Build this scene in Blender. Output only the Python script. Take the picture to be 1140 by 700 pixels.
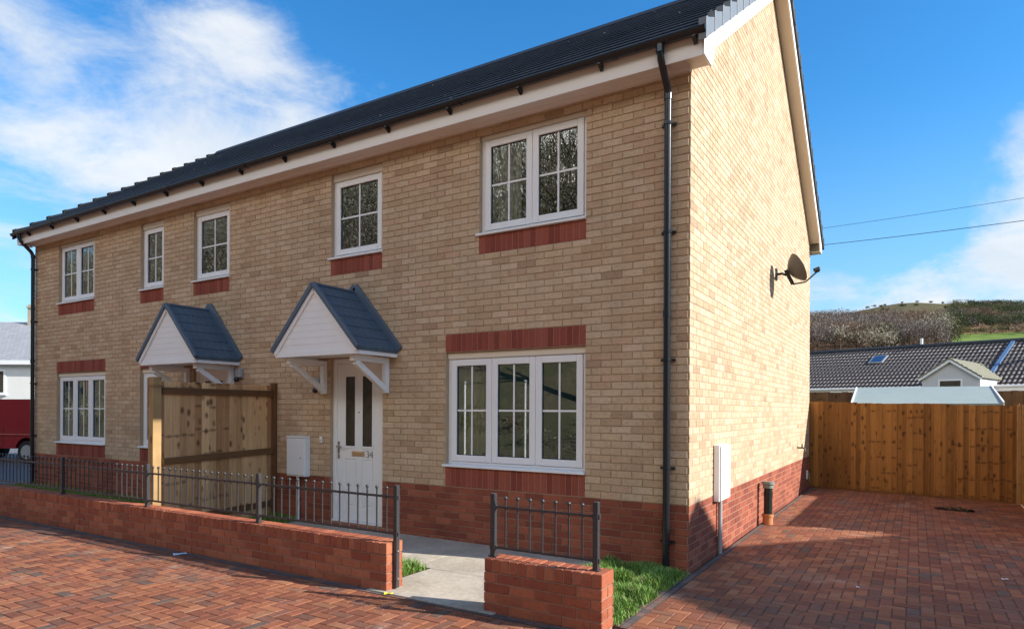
import bpy, bmesh, math, random
import numpy as np
from mathutils import Vector, Matrix, noise as mnoise
R = math.radians
scene = bpy.context.scene
for o in list(bpy.data.objects): bpy.data.objects.remove(o)
COL = scene.collection
rnd = random.Random(7)

# ------------------------------------------------------------------ camera
F, CY, TH, RO = 730.16, 456.53, R(31.535), R(0.27)
CAM = Vector((1.933, -6.569, 1.63))
AX = Vector((-math.sin(TH), math.cos(TH), 0))
RT = Vector((math.cos(RO)*math.cos(TH), math.cos(RO)*math.sin(TH), math.sin(RO)))
UP = Vector((-math.sin(RO)*math.cos(TH), -math.sin(RO)*math.sin(TH), math.cos(RO)))
cam = bpy.data.objects.new('camera', bpy.data.cameras.new('camera')); COL.objects.link(cam)
m = Matrix((RT, UP, -AX)).transposed().to_4x4(); m.translation = CAM
cam.matrix_world = m
cam.data.sensor_width = 36; cam.data.lens = F/1140*36
cam.data.shift_x = 0; cam.data.shift_y = (CY-350)/1140
cam.data.clip_start = 0.05; cam.data.clip_end = 6000
scene.camera = cam
def at(u, v, t):
    return CAM + t*(AX + (u-570)/F*RT - (v-CY)/F*UP)

# ------------------------------------------------------------------ light
SUN_EL, SUN_AZ = R(28.2), R(15.4)                 # azimuth measured from +X towards +Y
SUNV = Vector((math.cos(SUN_EL)*math.cos(SUN_AZ), math.cos(SUN_EL)*math.sin(SUN_AZ), math.sin(SUN_EL)))
sl = bpy.data.lights.new('sun', 'SUN'); sl.energy = 4.8; sl.angle = R(0.5); sl.color = (1.0, 0.955, 0.885)
so = bpy.data.objects.new('sun', sl); COL.objects.link(so)
so.rotation_euler = SUNV.to_track_quat('Z', 'Y').to_euler(); so.location = (30, 10, 30)
scene.view_settings.view_transform = 'Standard'; scene.view_settings.look = 'None'
scene.view_settings.gamma = 1; scene.view_settings.use_curve_mapping = False
scene.view_settings.exposure = 0.78
SKY_STRENGTH = 0.15

# ------------------------------------------------------------------ node helper
class N:
    def __init__(s, nt): s.nt = nt
    def new(s, t, **kw):
        n = s.nt.nodes.new(t)
        for k, v in kw.items(): setattr(n, k, v)
        return n
    def put(s, sock, v):
        if hasattr(v, 'is_output'): s.nt.links.new(v, sock)
        elif v is not None: sock.default_value = v
    def m(s, op, a, b=None, c=None, clamp=False):
        n = s.new('ShaderNodeMath', operation=op, use_clamp=clamp)
        for i, v in enumerate((a, b, c)):
            if v is not None: s.put(n.inputs[i], v)
        return n.outputs[0]
    def add(s, a, b): return s.m('ADD', a, b)
    def sub(s, a, b): return s.m('SUBTRACT', a, b)
    def mul(s, a, b): return s.m('MULTIPLY', a, b)
    def vm(s, op, a, b=None):
        n = s.new('ShaderNodeVectorMath', operation=op); s.put(n.inputs[0], a)
        if b is not None: s.put(n.inputs[1], b)
        return n.outputs['Value'] if op in ('DOT_PRODUCT', 'LENGTH') else n.outputs[0]
    def smooth(s, v, a, b, lo=0., hi=1.):
        n = s.new('ShaderNodeMapRange', interpolation_type='SMOOTHSTEP')
        s.put(n.inputs[0], v); n.inputs[1].default_value = a; n.inputs[2].default_value = b
        n.inputs[3].default_value = lo; n.inputs[4].default_value = hi
        return n.outputs[0]
    def lin(s, v, a, b, lo=0., hi=1.):
        n = s.new('ShaderNodeMapRange')
        s.put(n.inputs[0], v); n.inputs[1].default_value = a; n.inputs[2].default_value = b
        n.inputs[3].default_value = lo; n.inputs[4].default_value = hi
        return n.outputs[0]
    def sep(s, v):
        n = s.new('ShaderNodeSeparateXYZ'); s.put(n.inputs[0], v); return n.outputs
    def comb(s, x=0., y=0., z=0.):
        n = s.new('ShaderNodeCombineXYZ')
        for i, v in enumerate((x, y, z)): s.put(n.inputs[i], v)
        return n.outputs[0]
    def mix(s, f, a, b, blend='MIX'):
        n = s.new('ShaderNodeMix', data_type='RGBA', blend_type=blend)
        s.put(n.inputs[0], f); s.put(n.inputs[6], c4(a)); s.put(n.inputs[7], c4(b)); return n.outputs[2]
    def noise(s, v, scale=5., detail=3., rough=.5, dist=0., dim='3D'):
        n = s.new('ShaderNodeTexNoise', noise_dimensions=dim)
        s.put(n.inputs['Vector'], v); n.inputs['Scale'].default_value = scale
        n.inputs['Detail'].default_value = detail; n.inputs['Roughness'].default_value = rough
        n.inputs['Distortion'].default_value = dist
        return n.outputs[0]
    def white(s, v):
        n = s.new('ShaderNodeTexWhiteNoise', noise_dimensions='3D'); s.put(n.inputs['Vector'], v); return n.outputs
    def ramp(s, f, stops, interp='CONSTANT'):
        n = s.new('ShaderNodeValToRGB'); cr = n.color_ramp; cr.interpolation = interp
        cr.elements[0].position = stops[0][0]; cr.elements[0].color = c4(stops[0][1])
        cr.elements[1].position = stops[1][0]; cr.elements[1].color = c4(stops[1][1])
        for p, c in stops[2:]:
            e = cr.elements.new(p); e.color = c4(c)
        s.put(n.inputs[0], f); return n.outputs[0]
    def bump(s, h, strength=.5, dist=.01):
        n = s.new('ShaderNodeBump'); s.put(n.inputs['Height'], h)
        n.inputs['Strength'].default_value = strength; n.inputs['Distance'].default_value = dist
        return n.outputs[0]
    def coords(s): return s.new('ShaderNodeTexCoord').outputs['Object']
def c4(c):
    if isinstance(c, (tuple, list)) and len(c) == 3: return (*c, 1)
    return c
def material(name):
    mt = bpy.data.materials.new(name); mt.use_nodes = True
    n = N(mt.node_tree); b = mt.node_tree.nodes['Principled BSDF']
    return mt, n, b
def plain(name, col, rough=.5, metal=0., var=.12, scale=6., bump=0., spec=.5):
    mt, n, b = material(name)
    p = n.coords()
    f = n.noise(p, scale, 4., .6)
    lo = tuple(c*(1-var) for c in col); hi = tuple(min(1, c*(1+var)) for c in col)
    n.put(b.inputs['Base Color'], n.mix(f, lo, hi))
    f2 = n.noise(p, scale*7, 3., .6)
    dr_ = .02 if var < .08 else .08
    n.put(b.inputs['Roughness'], n.lin(f2, .3, .7, max(0, rough-dr_), min(1, rough+dr_)))
    b.inputs['Metallic'].default_value = metal
    b.inputs['Specular IOR Level'].default_value = spec
    if bump: n.put(b.inputs['Normal'], n.bump(f2, .5, bump))
    return mt

# ------------------------------------------------------------------ world
world = bpy.data.worlds.new('World'); scene.world = world; world.use_nodes = True
nt = world.node_tree; n = N(nt)
sky = n.new('ShaderNodeTexSky', sky_type='NISHITA', sun_disc=False)
sky.sun_elevation = SUN_EL; sky.sun_rotation = R(90)-SUN_AZ
sky.air_density = 1.0; sky.dust_density = 0.3; sky.ozone_density = 2.2; sky.altitude = 100
gen = n.new('ShaderNodeTexCoord').outputs['Generated']
d = n.vm('NORMALIZE', gen); ds = n.sep(d)
den = n.add(n.m('MAXIMUM', ds[2], 0.0), 0.13)
pl = n.comb(n.m('DIVIDE', ds[0], den), n.m('DIVIDE', ds[1], den), 0.3)
pl = n.vm('ADD', pl, (3.7, 1.2, 0))
nz = n.noise(n.vm('MULTIPLY', pl, (1.25, .8, 1.)), 1.25, 12., .64, .8)
nz2 = n.noise(n.vm('MULTIPLY', d, (1., 1., 1.9)), 6.5, 10., .64, .5)
nzz = n.add(n.mul(nz, .6), n.mul(nz2, .4))
def lobe(u, v, c0, c1):
    dv = (AX + (u-570)/F*RT - (v-CY)/F*UP).normalized()
    return n.smooth(n.vm('DOT_PRODUCT', d, tuple(dv)), math.cos(R(c0)), math.cos(R(c1)))
bias = n.mul(lobe(110, 200, 24, 8), .195)
bias = n.add(bias, n.mul(lobe(340, 155, 15, 4), .17))
bias = n.sub(bias, n.mul(lobe(250, -20, 14, 5), .12))
bias = n.add(bias, n.mul(lobe(1165, 205, 7, 2.), .28))
bias = n.add(bias, n.mul(n.mul(lobe(1080, 330, 22, 8), n.smooth(ds[2], .25, .17)), .21))
bias = n.sub(bias, n.mul(lobe(1010, 205, 8, 2), .12))
bias = n.sub(bias, n.mul(lobe(560, 0, 20, 6), .2))
bias = n.sub(bias, n.mul(lobe(960, 90, 16, 4), .2))
bias = n.sub(bias, n.mul(lobe(10, 265, 7, 1), .13))
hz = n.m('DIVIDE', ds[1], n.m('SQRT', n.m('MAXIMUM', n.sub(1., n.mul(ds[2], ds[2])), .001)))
back = n.mul(n.smooth(hz, -.45, -.75), n.smooth(ds[2], .74, .56))                      # unseen bright cloud added over the road side to fill the shaded front
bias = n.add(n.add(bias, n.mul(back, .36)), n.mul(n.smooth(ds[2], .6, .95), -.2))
mask = n.smooth(n.add(nzz, bias), .52, .80)
mask = n.mul(mask, n.smooth(ds[2], -.02, .06))
shade = n.smooth(n.noise(pl, 2.3, 5., .6, .2), .3, .75)
cloud = n.mix(shade, (3.0, 3.3, 3.65), (3.75, 3.85, 3.95))
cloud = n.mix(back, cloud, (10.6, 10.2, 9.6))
hs = n.new('ShaderNodeHueSaturation'); hs.inputs['Saturation'].default_value = 1.3
hs.inputs['Value'].default_value = .84
n.put(hs.inputs['Color'], sky.outputs[0])
tint = n.mix(1., hs.outputs[0], (.66, 1.02, 1.12), 'MULTIPLY')
base = n.mix(n.mul(n.smooth(ds[2], .42, .0), .6), tint, (1.7, 2.5, 3.2))      # paler towards the horizon
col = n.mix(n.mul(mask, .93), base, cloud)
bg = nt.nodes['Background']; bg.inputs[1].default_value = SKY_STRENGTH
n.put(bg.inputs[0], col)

# ------------------------------------------------------------------ mesh helpers
class MB:
    def __init__(s): s.v = []; s.f = []; s.mi = []; s.cur = 0
    def quad(s, *pts):
        i = len(s.v); s.v += [tuple(p) for p in pts]; s.f.append(tuple(range(i, i+len(pts)))); s.mi.append(s.cur); return s
    def box(s, x0, x1, y0, y1, z0, z1, M=None):
        if x0 > x1: x0, x1 = x1, x0
        if y0 > y1: y0, y1 = y1, y0
        if z0 > z1: z0, z1 = z1, z0
        p = [Vector(q) for q in ((x0,y0,z0),(x1,y0,z0),(x1,y1,z0),(x0,y1,z0),(x0,y0,z1),(x1,y0,z1),(x1,y1,z1),(x0,y1,z1))]
        if M: p = [M @ q for q in p]
        i = len(s.v); s.v += [tuple(q) for q in p]
        for f in ((0,3,2,1),(4,5,6,7),(0,1,5,4),(1,2,6,5),(2,3,7,6),(3,0,4,7)):
            s.f.append(tuple(i+k for k in f)); s.mi.append(s.cur)
        return s
    def prism(s, poly, a, b, axis='x'):
        """polygon (2D, ccw) extruded between a and b along axis; poly coords are the two other axes in order"""
        def P(q, t):
            return {'x': (t, q[0], q[1]), 'y': (q[0], t, q[1]), 'z': (q[0], q[1], t)}[axis]
        i = len(s.v); k = len(poly)
        s.v += [P(q, a) for q in poly] + [P(q, b) for q in poly]
        s.f.append(tuple(i+j for j in range(k))); s.f.append(tuple(i+k+j for j in reversed(range(k))))
        for j in range(k):
            j2 = (j+1) % k; s.f.append((i+j, i+k+j, i+k+j2, i+j2))
        s.mi += [s.cur]*(k+2); return s
    def bar(s, a, b, w, h, up=(0,0,1)):
        """rectangular bar from a to b, w sideways, h along up"""
        a = Vector(a); b = Vector(b); d = (b-a); L = d.length; d.normalize()
        sd = d.cross(Vector(up)); 
        if sd.length < 1e-4: sd = d.cross(Vector((0,1,0)))
        sd.normalize(); u = sd.cross(d)
        M = Matrix((d, sd, u)).transposed().to_4x4(); M.translation = a
        return s.box(0, L, -w/2, w/2, -h/2, h/2, M)
    def tube(s, pts, r, n=10, caps=True):
        pts = [Vector(p) for p in pts]
        rr = r if isinstance(r, (list, tuple)) else [r]*len(pts)
        rings = []; ref = None
        for k, p in enumerate(pts):
            t = (pts[min(k+1, len(pts)-1)]-pts[max(k-1, 0)]).normalized()
            if ref is None:
                ref = Vector((0,0,1)) if abs(t.z) < .9 else Vector((1,0,0))
            a = t.cross(ref).normalized(); b = a.cross(t).normalized(); ref = b
            i = len(s.v)
            for j in range(n):
                an = 2*math.pi*j/n
                s.v.append(tuple(p + rr[k]*(math.cos(an)*a + math.sin(an)*b)))
            rings.append(i)
        for k in range(len(rings)-1):
            for j in range(n):
                j2 = (j+1) % n
                s.f.append((rings[k]+j, rings[k]+j2, rings[k+1]+j2, rings[k+1]+j)); s.mi.append(s.cur)
        if caps:
            s.f.append(tuple(rings[0]+j for j in reversed(range(n)))); s.mi.append(s.cur)
            s.f.append(tuple(rings[-1]+j for j in range(n))); s.mi.append(s.cur)
        return s
    def ball(s, c, r, n=8, m_=6, sq=(1,1,1)):
        i = len(s.v); c = Vector(c)
        for a in range(m_+1):
            th = math.pi*a/m_
            for b in range(n):
                ph = 2*math.pi*b/n
                s.v.append((c.x+r*sq[0]*math.sin(th)*math.cos(ph), c.y+r*sq[1]*math.sin(th)*math.sin(ph), c.z+r*sq[2]*math.cos(th)))
        for a in range(m_):
            for b in range(n):
                b2 = (b+1) % n
                s.f.append((i+a*n+b, i+(a+1)*n+b, i+(a+1)*n+b2, i+a*n+b2)); s.mi.append(s.cur)
        return s
    def build(s, name, mats, parent=None, bevel=0., smooth=False, loc=None, rotz=0., recalc=True, seg=2):
        me = bpy.data.meshes.new(name); me.from_pydata(s.v, [], s.f)
        if not isinstance(mats, (list, tuple)): mats = [mats]
        for mt in mats: me.materials.append(mt)
        me.polygons.foreach_set('material_index', s.mi)
        if recalc:
            bm = bmesh.new(); bm.from_mesh(me); bmesh.ops.recalc_face_normals(bm, faces=bm.faces); bm.to_mesh(me); bm.free()
        if smooth:
            me.polygons.foreach_set('use_smooth', [True]*len(me.polygons))
        me.update()
        o = bpy.data.objects.new(name, me); COL.objects.link(o)
        if parent: o.parent = parent
        if loc is not None: o.location = loc
        o.rotation_euler[2] = rotz
        if bevel:
            bv = o.modifiers.new('bevel', 'BEVEL'); bv.width = bevel; bv.segments = seg; bv.limit_method = 'ANGLE'; bv.angle_limit = R(40)
        if smooth:
            try:
                es = o.modifiers.new('edges', 'EDGE_SPLIT'); es.split_angle = R(45)
            except Exception: pass
        return o
def tag(o, label, cat, group=None):
    o['label'] = label; o['category'] = cat
    if group: o['group'] = group
    return o
def struct(o, kind='structure'):
    o['kind'] = kind; return o
def thing(name, label, cat, loc=(0,0,0), rotz=0., group=None):
    o = bpy.data.objects.new(name, None); COL.objects.link(o); o.location = loc; o.rotation_euler[2] = rotz
    o.empty_display_size = .2
    return tag(o, label, cat, group)

# ------------------------------------------------------------------ materials
def brick_mat(name, tones, mortar, L=.225, H=.075, j=.010, bond=.5, zo=0., uo=0., rough=.88, bumpd=.006,
              jitter=.10, speck=.35, stain=.12, axis='auto', flip=False, pale=0., mort_var=.25, streak=0.):
    mt, n, b = material(name)
    p = n.coords(); x, y, z = n.sep(p)
    g = n.new('ShaderNodeNewGeometry')
    nx, ny, nz = n.sep(n.vm('ABSOLUTE', g.outputs['True Normal']))
    horiz = n.m('GREATER_THAN', nz, .7)
    side = n.m('GREATER_THAN', nx, .7)
    if axis == 'auto':
        u = n.add(n.mul(x, n.sub(1., side)), n.mul(y, side))
        v = n.add(n.mul(z, n.sub(1., horiz)), n.mul(y, horiz))
    else:
        u, v = x, z
    if flip: u, v = v, u
    u = n.add(u, uo+200*L); v = n.add(v, zo+200*H)
    vr = n.m('DIVIDE', v, H); row = n.m('FLOOR', vr)
    off = n.mul(n.m('MODULO', row, 2.), bond)
    wob = n.mul(n.white(n.comb(row, 3., 1.))[0], .10)
    ur = n.add(n.add(n.m('DIVIDE', u, L), off), wob); colm = n.m('FLOOR', ur)
    fu = n.mul(n.sub(ur, colm), L); fv = n.mul(n.sub(vr, row), H)
    du = n.m('MINIMUM', fu, n.sub(L, fu)); dv = n.m('MINIMUM', fv, n.sub(H, fv))
    edge_n = n.mul(n.sub(n.noise(p, 55., 2., .6), .5), .006)
    dd = n.add(n.m('MINIMUM', du, dv), edge_n)
    brick = n.smooth(dd, j*.5-.0015, j*.5+.0025)
    wn = n.white(n.comb(colm, row, n.mul(side, 7.)))
    c = n.ramp(wn[0], tones)
    jit = n.lin(n.sep(wn[1])[1], 0, 1, 1-jitter, 1+jitter)
    fine = n.noise(p, 34., 4., .65)
    sp = n.smooth(n.noise(n.vm('MULTIPLY', p, (1., 1., 2.2)), 17., 3., .6), .50, .72)
    inner = n.smooth(dd, .006, .022)                       # drag-faced bricks: a browner body inside a paler arris
    big = n.noise(p, 1.1, 4., .6)
    val = n.mul(jit, n.lin(fine, .3, .7, .9, 1.08))
    val = n.mul(val, n.lin(big, .3, .7, 1-stain, 1+stain*.6))
    val = n.mul(val, n.sub(1., n.mul(n.mul(sp, inner), speck)))
    if streak:
        sk = n.noise(n.comb(n.mul(n.add(x, y), 5.), n.mul(z, .55), 0.), 1., 5., .65)
        val = n.mul(val, n.lin(sk, .3, .7, 1-streak, 1+streak*.5))
    c = n.mix(1., c, n.comb(val, val, val), 'MULTIPLY')
    mv = n.lin(n.noise(p, 2.6, 4., .6), .3, .7, 1-mort_var, 1+mort_var)
    mo = n.mix(1., mortar, n.comb(mv, mv, mv), 'MULTIPLY')
    out = n.mix(brick, mo, c)
    if pale:
        eff = n.mul(n.smooth(n.noise(n.vm('ADD', p, (9., 4., 2.)), 2.4, 6., .7), .56, .75), pale)
        out = n.mix(eff, out, (.55, .48, .42))
    n.put(b.inputs['Base Color'], out)
    n.put(b.inputs['Roughness'], n.lin(fine, .2, .8, rough-.07, min(1, rough+.07)))
    b.inputs['Specular IOR Level'].default_value = .25
    h = n.add(n.add(brick, n.mul(fine, .22)), n.mul(n.sep(wn[1])[2], .25))
    n.put(b.inputs['Normal'], n.bump(h, .8, bumpd))
    return mt
BUFF = [(0, (.60,.433,.281)), (.14, (.575,.407,.26)), (.30, (.615,.452,.30)), (.44, (.545,.374,.236)), (.58, (.59,.42,.271)),
        (.74, (.625,.464,.316)), (.87, (.515,.348,.214)), (.935, (.572,.380,.25)), (.98, (.445,.299,.19))]
REDS = [(0, (.30,.088,.05)), (.2, (.34,.10,.057)), (.45, (.265,.075,.045)), (.65, (.37,.115,.065)), (.85, (.24,.068,.043))]
M = {}
M['buff'] = brick_mat('buff_brick', BUFF, (.33,.22,.13), speck=.24, jitter=.045, j=.010, L=.237, H=.079, zo=-.675+.079*9, streak=.10)
M['red'] = brick_mat('red_brick', REDS, (.30,.155,.105), speck=.2, j=.009, L=.237, H=.079, zo=-.675+.079*9, streak=.1)
M['red_soldier'] = brick_mat('red_soldier_brick', [(0,(.28,.070,.045)),(.25,(.33,.088,.055)),(.5,(.25,.060,.040)),(.7,(.30,.078,.05)),(.88,(.36,.105,.068))],
                             (.40,.22,.16), L=.079, H=40., j=.006, bond=0., zo=10., speck=.15, stain=.06)
M['red_wall'] = brick_mat('garden_wall_brick', [(0,(.40,.125,.062)),(.25,(.44,.145,.075)),(.5,(.35,.105,.055)),(.75,(.47,.165,.085)),(.9,(.33,.095,.052))],
                          (.40,.20,.125), speck=.22, j=.009, pale=.16)
M['red_coping'] = brick_mat('coping_brick', [(0,(.42,.13,.065)),(.3,(.47,.155,.08)),(.6,(.38,.115,.058)),(.8,(.45,.145,.07))],
                            (.36,.19,.12), L=.075, H=40., j=.007, bond=0., zo=10., speck=.2, pale=.12)

def unit_mat(name, tones, jitter=.05, speck=.24, stain=.10, streak=.1, rough=.88, pale=0., grime=0., bumpd=.004):
    # every brick or block is a mesh island of its own: tone chosen per island
    mt, n, b = material(name)
    p = n.coords(); x, y, z = n.sep(p)
    ri = n.new('ShaderNodeNewGeometry').outputs['Random Per Island']
    wn = n.white(n.comb(n.mul(ri, 977.), n.mul(ri, 131.), 1.))
    c = n.ramp(wn[0], tones)
    fine = n.noise(p, 38., 5., .68); big = n.noise(p, 1.0, 5., .62)
    sp = n.smooth(n.noise(n.vm('MULTIPLY', p, (1., 1., 2.2)), 17., 3., .6), .50, .72)
    val = n.mul(n.lin(n.sep(wn[1])[1], 0, 1, 1-jitter, 1+jitter), n.lin(fine, .3, .7, .88, 1.09))
    val = n.mul(val, n.lin(big, .3, .7, 1-stain, 1+stain*.6)); val = n.mul(val, n.sub(1., n.mul(sp, speck)))
    if streak:
        sk = n.noise(n.comb(n.mul(n.add(x, y), 5.), n.mul(z, .55), 0.), 1., 5., .65)
        val = n.mul(val, n.lin(sk, .3, .7, 1-streak, 1+streak*.5))
    c = n.mix(1., c, n.comb(val, val, val), 'MULTIPLY')
    if pale:
        eff = n.mul(n.smooth(n.noise(n.vm('ADD', p, (9., 4., 2.)), 1.9, 7., .72), .54, .76), pale)
        c = n.mix(eff, c, (.50, .40, .31))
    if grime:
        g1 = n.smooth(n.noise(n.vm('ADD', p, (2., 14., 5.)), .75, 7., .68), .50, .72)
        c = n.mix(n.mul(g1, grime), c, (.15,.105,.082))
    n.put(b.inputs['Base Color'], c); n.put(b.inputs['Roughness'], n.lin(fine, .2, .8, rough-.1, min(1, rough+.08)))
    b.inputs['Specular IOR Level'].default_value = .25
    n.put(b.inputs['Normal'], n.bump(fine, .7, bumpd))
    return mt
def paver_mat(name, w=.1, tones=None, joint=.006):
    mt, n, b = material(name)
    p = n.coords(); x, y, z = n.sep(p)
    wx = n.mul(n.sub(n.noise(p, 1.7, 2., .5), .5), .012)
    X = n.m('DIVIDE', n.add(n.add(x, wx), 400*w), w); Y = n.m('DIVIDE', n.add(n.add(y, wx), 400*w), w)
    i = n.m('FLOOR', X); j = n.m('FLOOR', Y)
    k = n.m('FLOORED_MODULO', n.sub(i, j), 4.)
    hor = n.m('LESS_THAN', k, 1.5); k1 = n.m('COMPARE', k, 1., .1); k2 = n.m('COMPARE', k, 2., .1)
    ver = n.sub(1., hor)
    bi = n.sub(i, k1); bj = n.sub(j, k2)
    lx = n.sub(X, bi); ly = n.sub(Y, bj)
    wx_ = n.add(1., hor); wy_ = n.add(1., ver)
    dx = n.m('MINIMUM', lx, n.sub(wx_, lx)); dy = n.m('MINIMUM', ly, n.sub(wy_, ly))
    en = n.mul(n.sub(n.noise(p, 60., 2., .6), .5), .05)
    dd = n.add(n.m('MINIMUM', dx, dy), en)
    brick = n.smooth(dd, joint/w*.5-.01, joint/w*.5+.05)
    wn = n.white(n.comb(bi, bj, 2.))
    c = n.ramp(wn[0], tones)
    big = n.noise(p, .55, 5., .62); mid = n.noise(p, 3.1, 4., .6); fine = n.noise(p, 45., 4., .7)
    val = n.mul(n.lin(n.sep(wn[1])[0], 0, 1, .84, 1.14), n.lin(fine, .3, .7, .84, 1.14))
    val = n.mul(val, n.lin(mid, .3, .7, .86, 1.1))
    c = n.mix(1., c, n.comb(val, val, val), 'MULTIPLY')
    c = n.mix(n.mul(n.smooth(big, .52, .76), .45), c, (.17,.12,.095))                 # worn grey patches
    c = n.mix(n.mul(n.smooth(n.noise(n.vm('ADD', p, (5.,8.,0.)), .8, 6., .7), .55, .8), .30), c, (.36,.26,.19))   # pale bloom
    out = n.mix(brick, n.mix(n.smooth(mid, .4, .6), (.045,.035,.03), (.09,.07,.055)), c)
    n.put(b.inputs['Base Color'], out)
    n.put(b.inputs['Roughness'], n.lin(fine, .2, .8, .72, .95)); b.inputs['Specular IOR Level'].default_value = .3
    h = n.add(n.add(brick, n.mul(fine, .25)), n.mul(n.sep(wn[1])[2], .5))
    n.put(b.inputs['Normal'], n.bump(h, .8, .006))
    return mt
PT = [(0,(.285,.102,.050)),(.17,(.24,.083,.045)),(.32,(.325,.124,.060)),(.46,(.215,.076,.043)),(.60,(.27,.094,.048)),
      (.74,(.19,.082,.052)),(.83,(.31,.132,.068)),(.92,(.145,.090,.066)),(.96,(.255,.112,.065))]
M['paving'] = paver_mat('block_paving', .1, PT)
M['block'] = unit_mat('paving_block', PT, jitter=.12, speck=.22, stain=.18, streak=0., pale=.40, grime=.55, bumpd=.004)
M['joint_sand'] = plain('joint_sand', (.085,.062,.045), .95, var=.4, scale=9)
M['buff_unit'] = unit_mat('buff_brick_unit', BUFF)
M['red_unit'] = unit_mat('red_brick_unit', REDS, stain=.12)
M['wall_unit'] = unit_mat('garden_brick_unit', [(0,(.38,.115,.058)),(.25,(.42,.135,.07)),(.5,(.34,.10,.052)),(.75,(.45,.155,.08)),(.9,(.31,.088,.05))], jitter=.07, pale=.14, stain=.14)
M['soldier_unit'] = unit_mat('soldier_brick_unit', [(0,(.27,.066,.043)),(.25,(.31,.08,.051)),(.5,(.245,.058,.039)),(.7,(.29,.074,.048)),(.9,(.33,.092,.06))], speck=.15)
M['mortar'] = plain('buff_mortar', (.43,.32,.21), .95, var=.2, scale=6)
M['mortar_pink'] = plain('pale_pink_mortar', (.38,.215,.16), .95, var=.2, scale=6)
M['mortar_red'] = plain('red_wall_mortar', (.33,.20,.14), .95, var=.25, scale=6)
M['paving_edge'] = brick_mat('edging_blocks', [(0,(.17,.12,.105)),(.4,(.13,.10,.092)),(.7,(.21,.12,.09))], (.07,.055,.045), L=.2, H=.1, j=.006, bond=0., speck=.2, axis='auto')
M['white'] = plain('white_upvc', (.84,.84,.845), .32, var=.03, scale=3)
M['cream'] = plain('cream_trim_and_bounce', (.74,.66,.55), .45, var=.05, scale=3)
M['fascia'] = plain('white_fascia_board', (.84,.805,.76), .4, var=.05, scale=2)
M['timberwhite'] = plain('white_painted_timber', (.85,.85,.845), .5, var=.05, scale=5, bump=.001)
M['black'] = plain('black_gutter_plastic', (.014,.017,.021), .24, var=.05, scale=4)
M['iron'] = plain('painted_black_iron', (.045,.045,.048), .30, var=.3, scale=14, bump=.0006)
M['grey_plastic'] = plain('grey_plastic', (.36,.36,.36), .45, var=.06)
M['silver'] = plain('brushed_steel', (.5,.48,.45), .28, metal=1., var=.1)
M['gold'] = plain('brass_plate', (.80,.66,.50), .38, metal=1., var=.03)
M['dish'] = plain('dark_grey_dish', (.085,.078,.068), .5, var=.15)
M['lead'] = plain('lead_flashing', (.17,.22,.30), .5, var=.2, scale=9, bump=.002)
mt, n, b = material('concrete'); M['concrete'] = mt
p = n.coords(); f1 = n.noise(p, 1.6, 6., .68); f2 = n.noise(p, 22., 5., .7); f3 = n.noise(n.vm('ADD', p, (7.,3.,0.)), .9, 5., .7)
c = n.mix(n.smooth(f1, .35, .65), (.39,.335,.26), (.52,.45,.355)); v = n.lin(f2, .3, .7, .82, 1.12)
c = n.mix(1., c, n.comb(v, v, v), 'MULTIPLY'); c = n.mix(n.mul(n.smooth(f3, .54, .70), .45), c, (.24,.22,.18))
c = n.mix(n.mul(n.smooth(n.noise(p, 60., 2., .5), .66, .70), .5), c, (.14,.12,.10))
n.put(b.inputs['Base Color'], c); b.inputs['Roughness'].default_value = .92; b.inputs['Specular IOR Level'].default_value = .2
n.put(b.inputs['Normal'], n.bump(f2, .5, .003))
M['verge'] = plain('grey_verge_cap', (.15,.165,.18), .5, var=.1, scale=5)
M['orange'] = plain('orange_clay_collar', (.50,.20,.07), .7, var=.15)
M['pipegreen'] = plain('dark_green_pipe', (.016,.02,.016), .35, var=.2)
M['capgreen'] = plain('grey_green_cap', (.20,.235,.20), .6, var=.15)
M['bronze'] = plain('tarnished_brass', (.10,.07,.04), .45, metal=.7, var=.2)
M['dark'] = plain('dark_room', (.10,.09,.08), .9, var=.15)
M['blackrub'] = plain('black_rubber', (.015,.015,.015), .8)
M['render'] = plain('white_render', (.74,.73,.70), .9, var=.05, scale=2, bump=.002)
M['rendergrey'] = plain('pale_grey_render', (.56,.57,.60), .9, var=.05, scale=2, bump=.002)
M['red_paint'] = plain('dark_red_car_paint', (.27,.008,.022), .2, var=.05, spec=.6)
M['felt'] = plain('pale_grey_felt', (.27,.325,.31), .85, var=.14, scale=3, bump=.002)
M['paper'] = plain('white_paper', (.75,.78,.85), .8, var=.1)
M['yellow'] = plain('yellow_leaf', (.75,.62,.03), .7, var=.15)
M['sky_lead'] = plain('lead_with_sky_tint', (.11,.19,.33), .45, var=.15)
M['curtain'] = plain('pale_curtain', (.74,.74,.72), .9, var=.12, scale=8)
M['curtain_beige'] = plain('beige_curtain', (.66,.60,.46), .9, var=.12, scale=8)
M['soil'] = plain('dark_soil', (.075,.058,.034), .95, var=.4, scale=15, bump=.01)
M['cable'] = plain('black_cable', (.03,.03,.035), .6)

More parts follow.
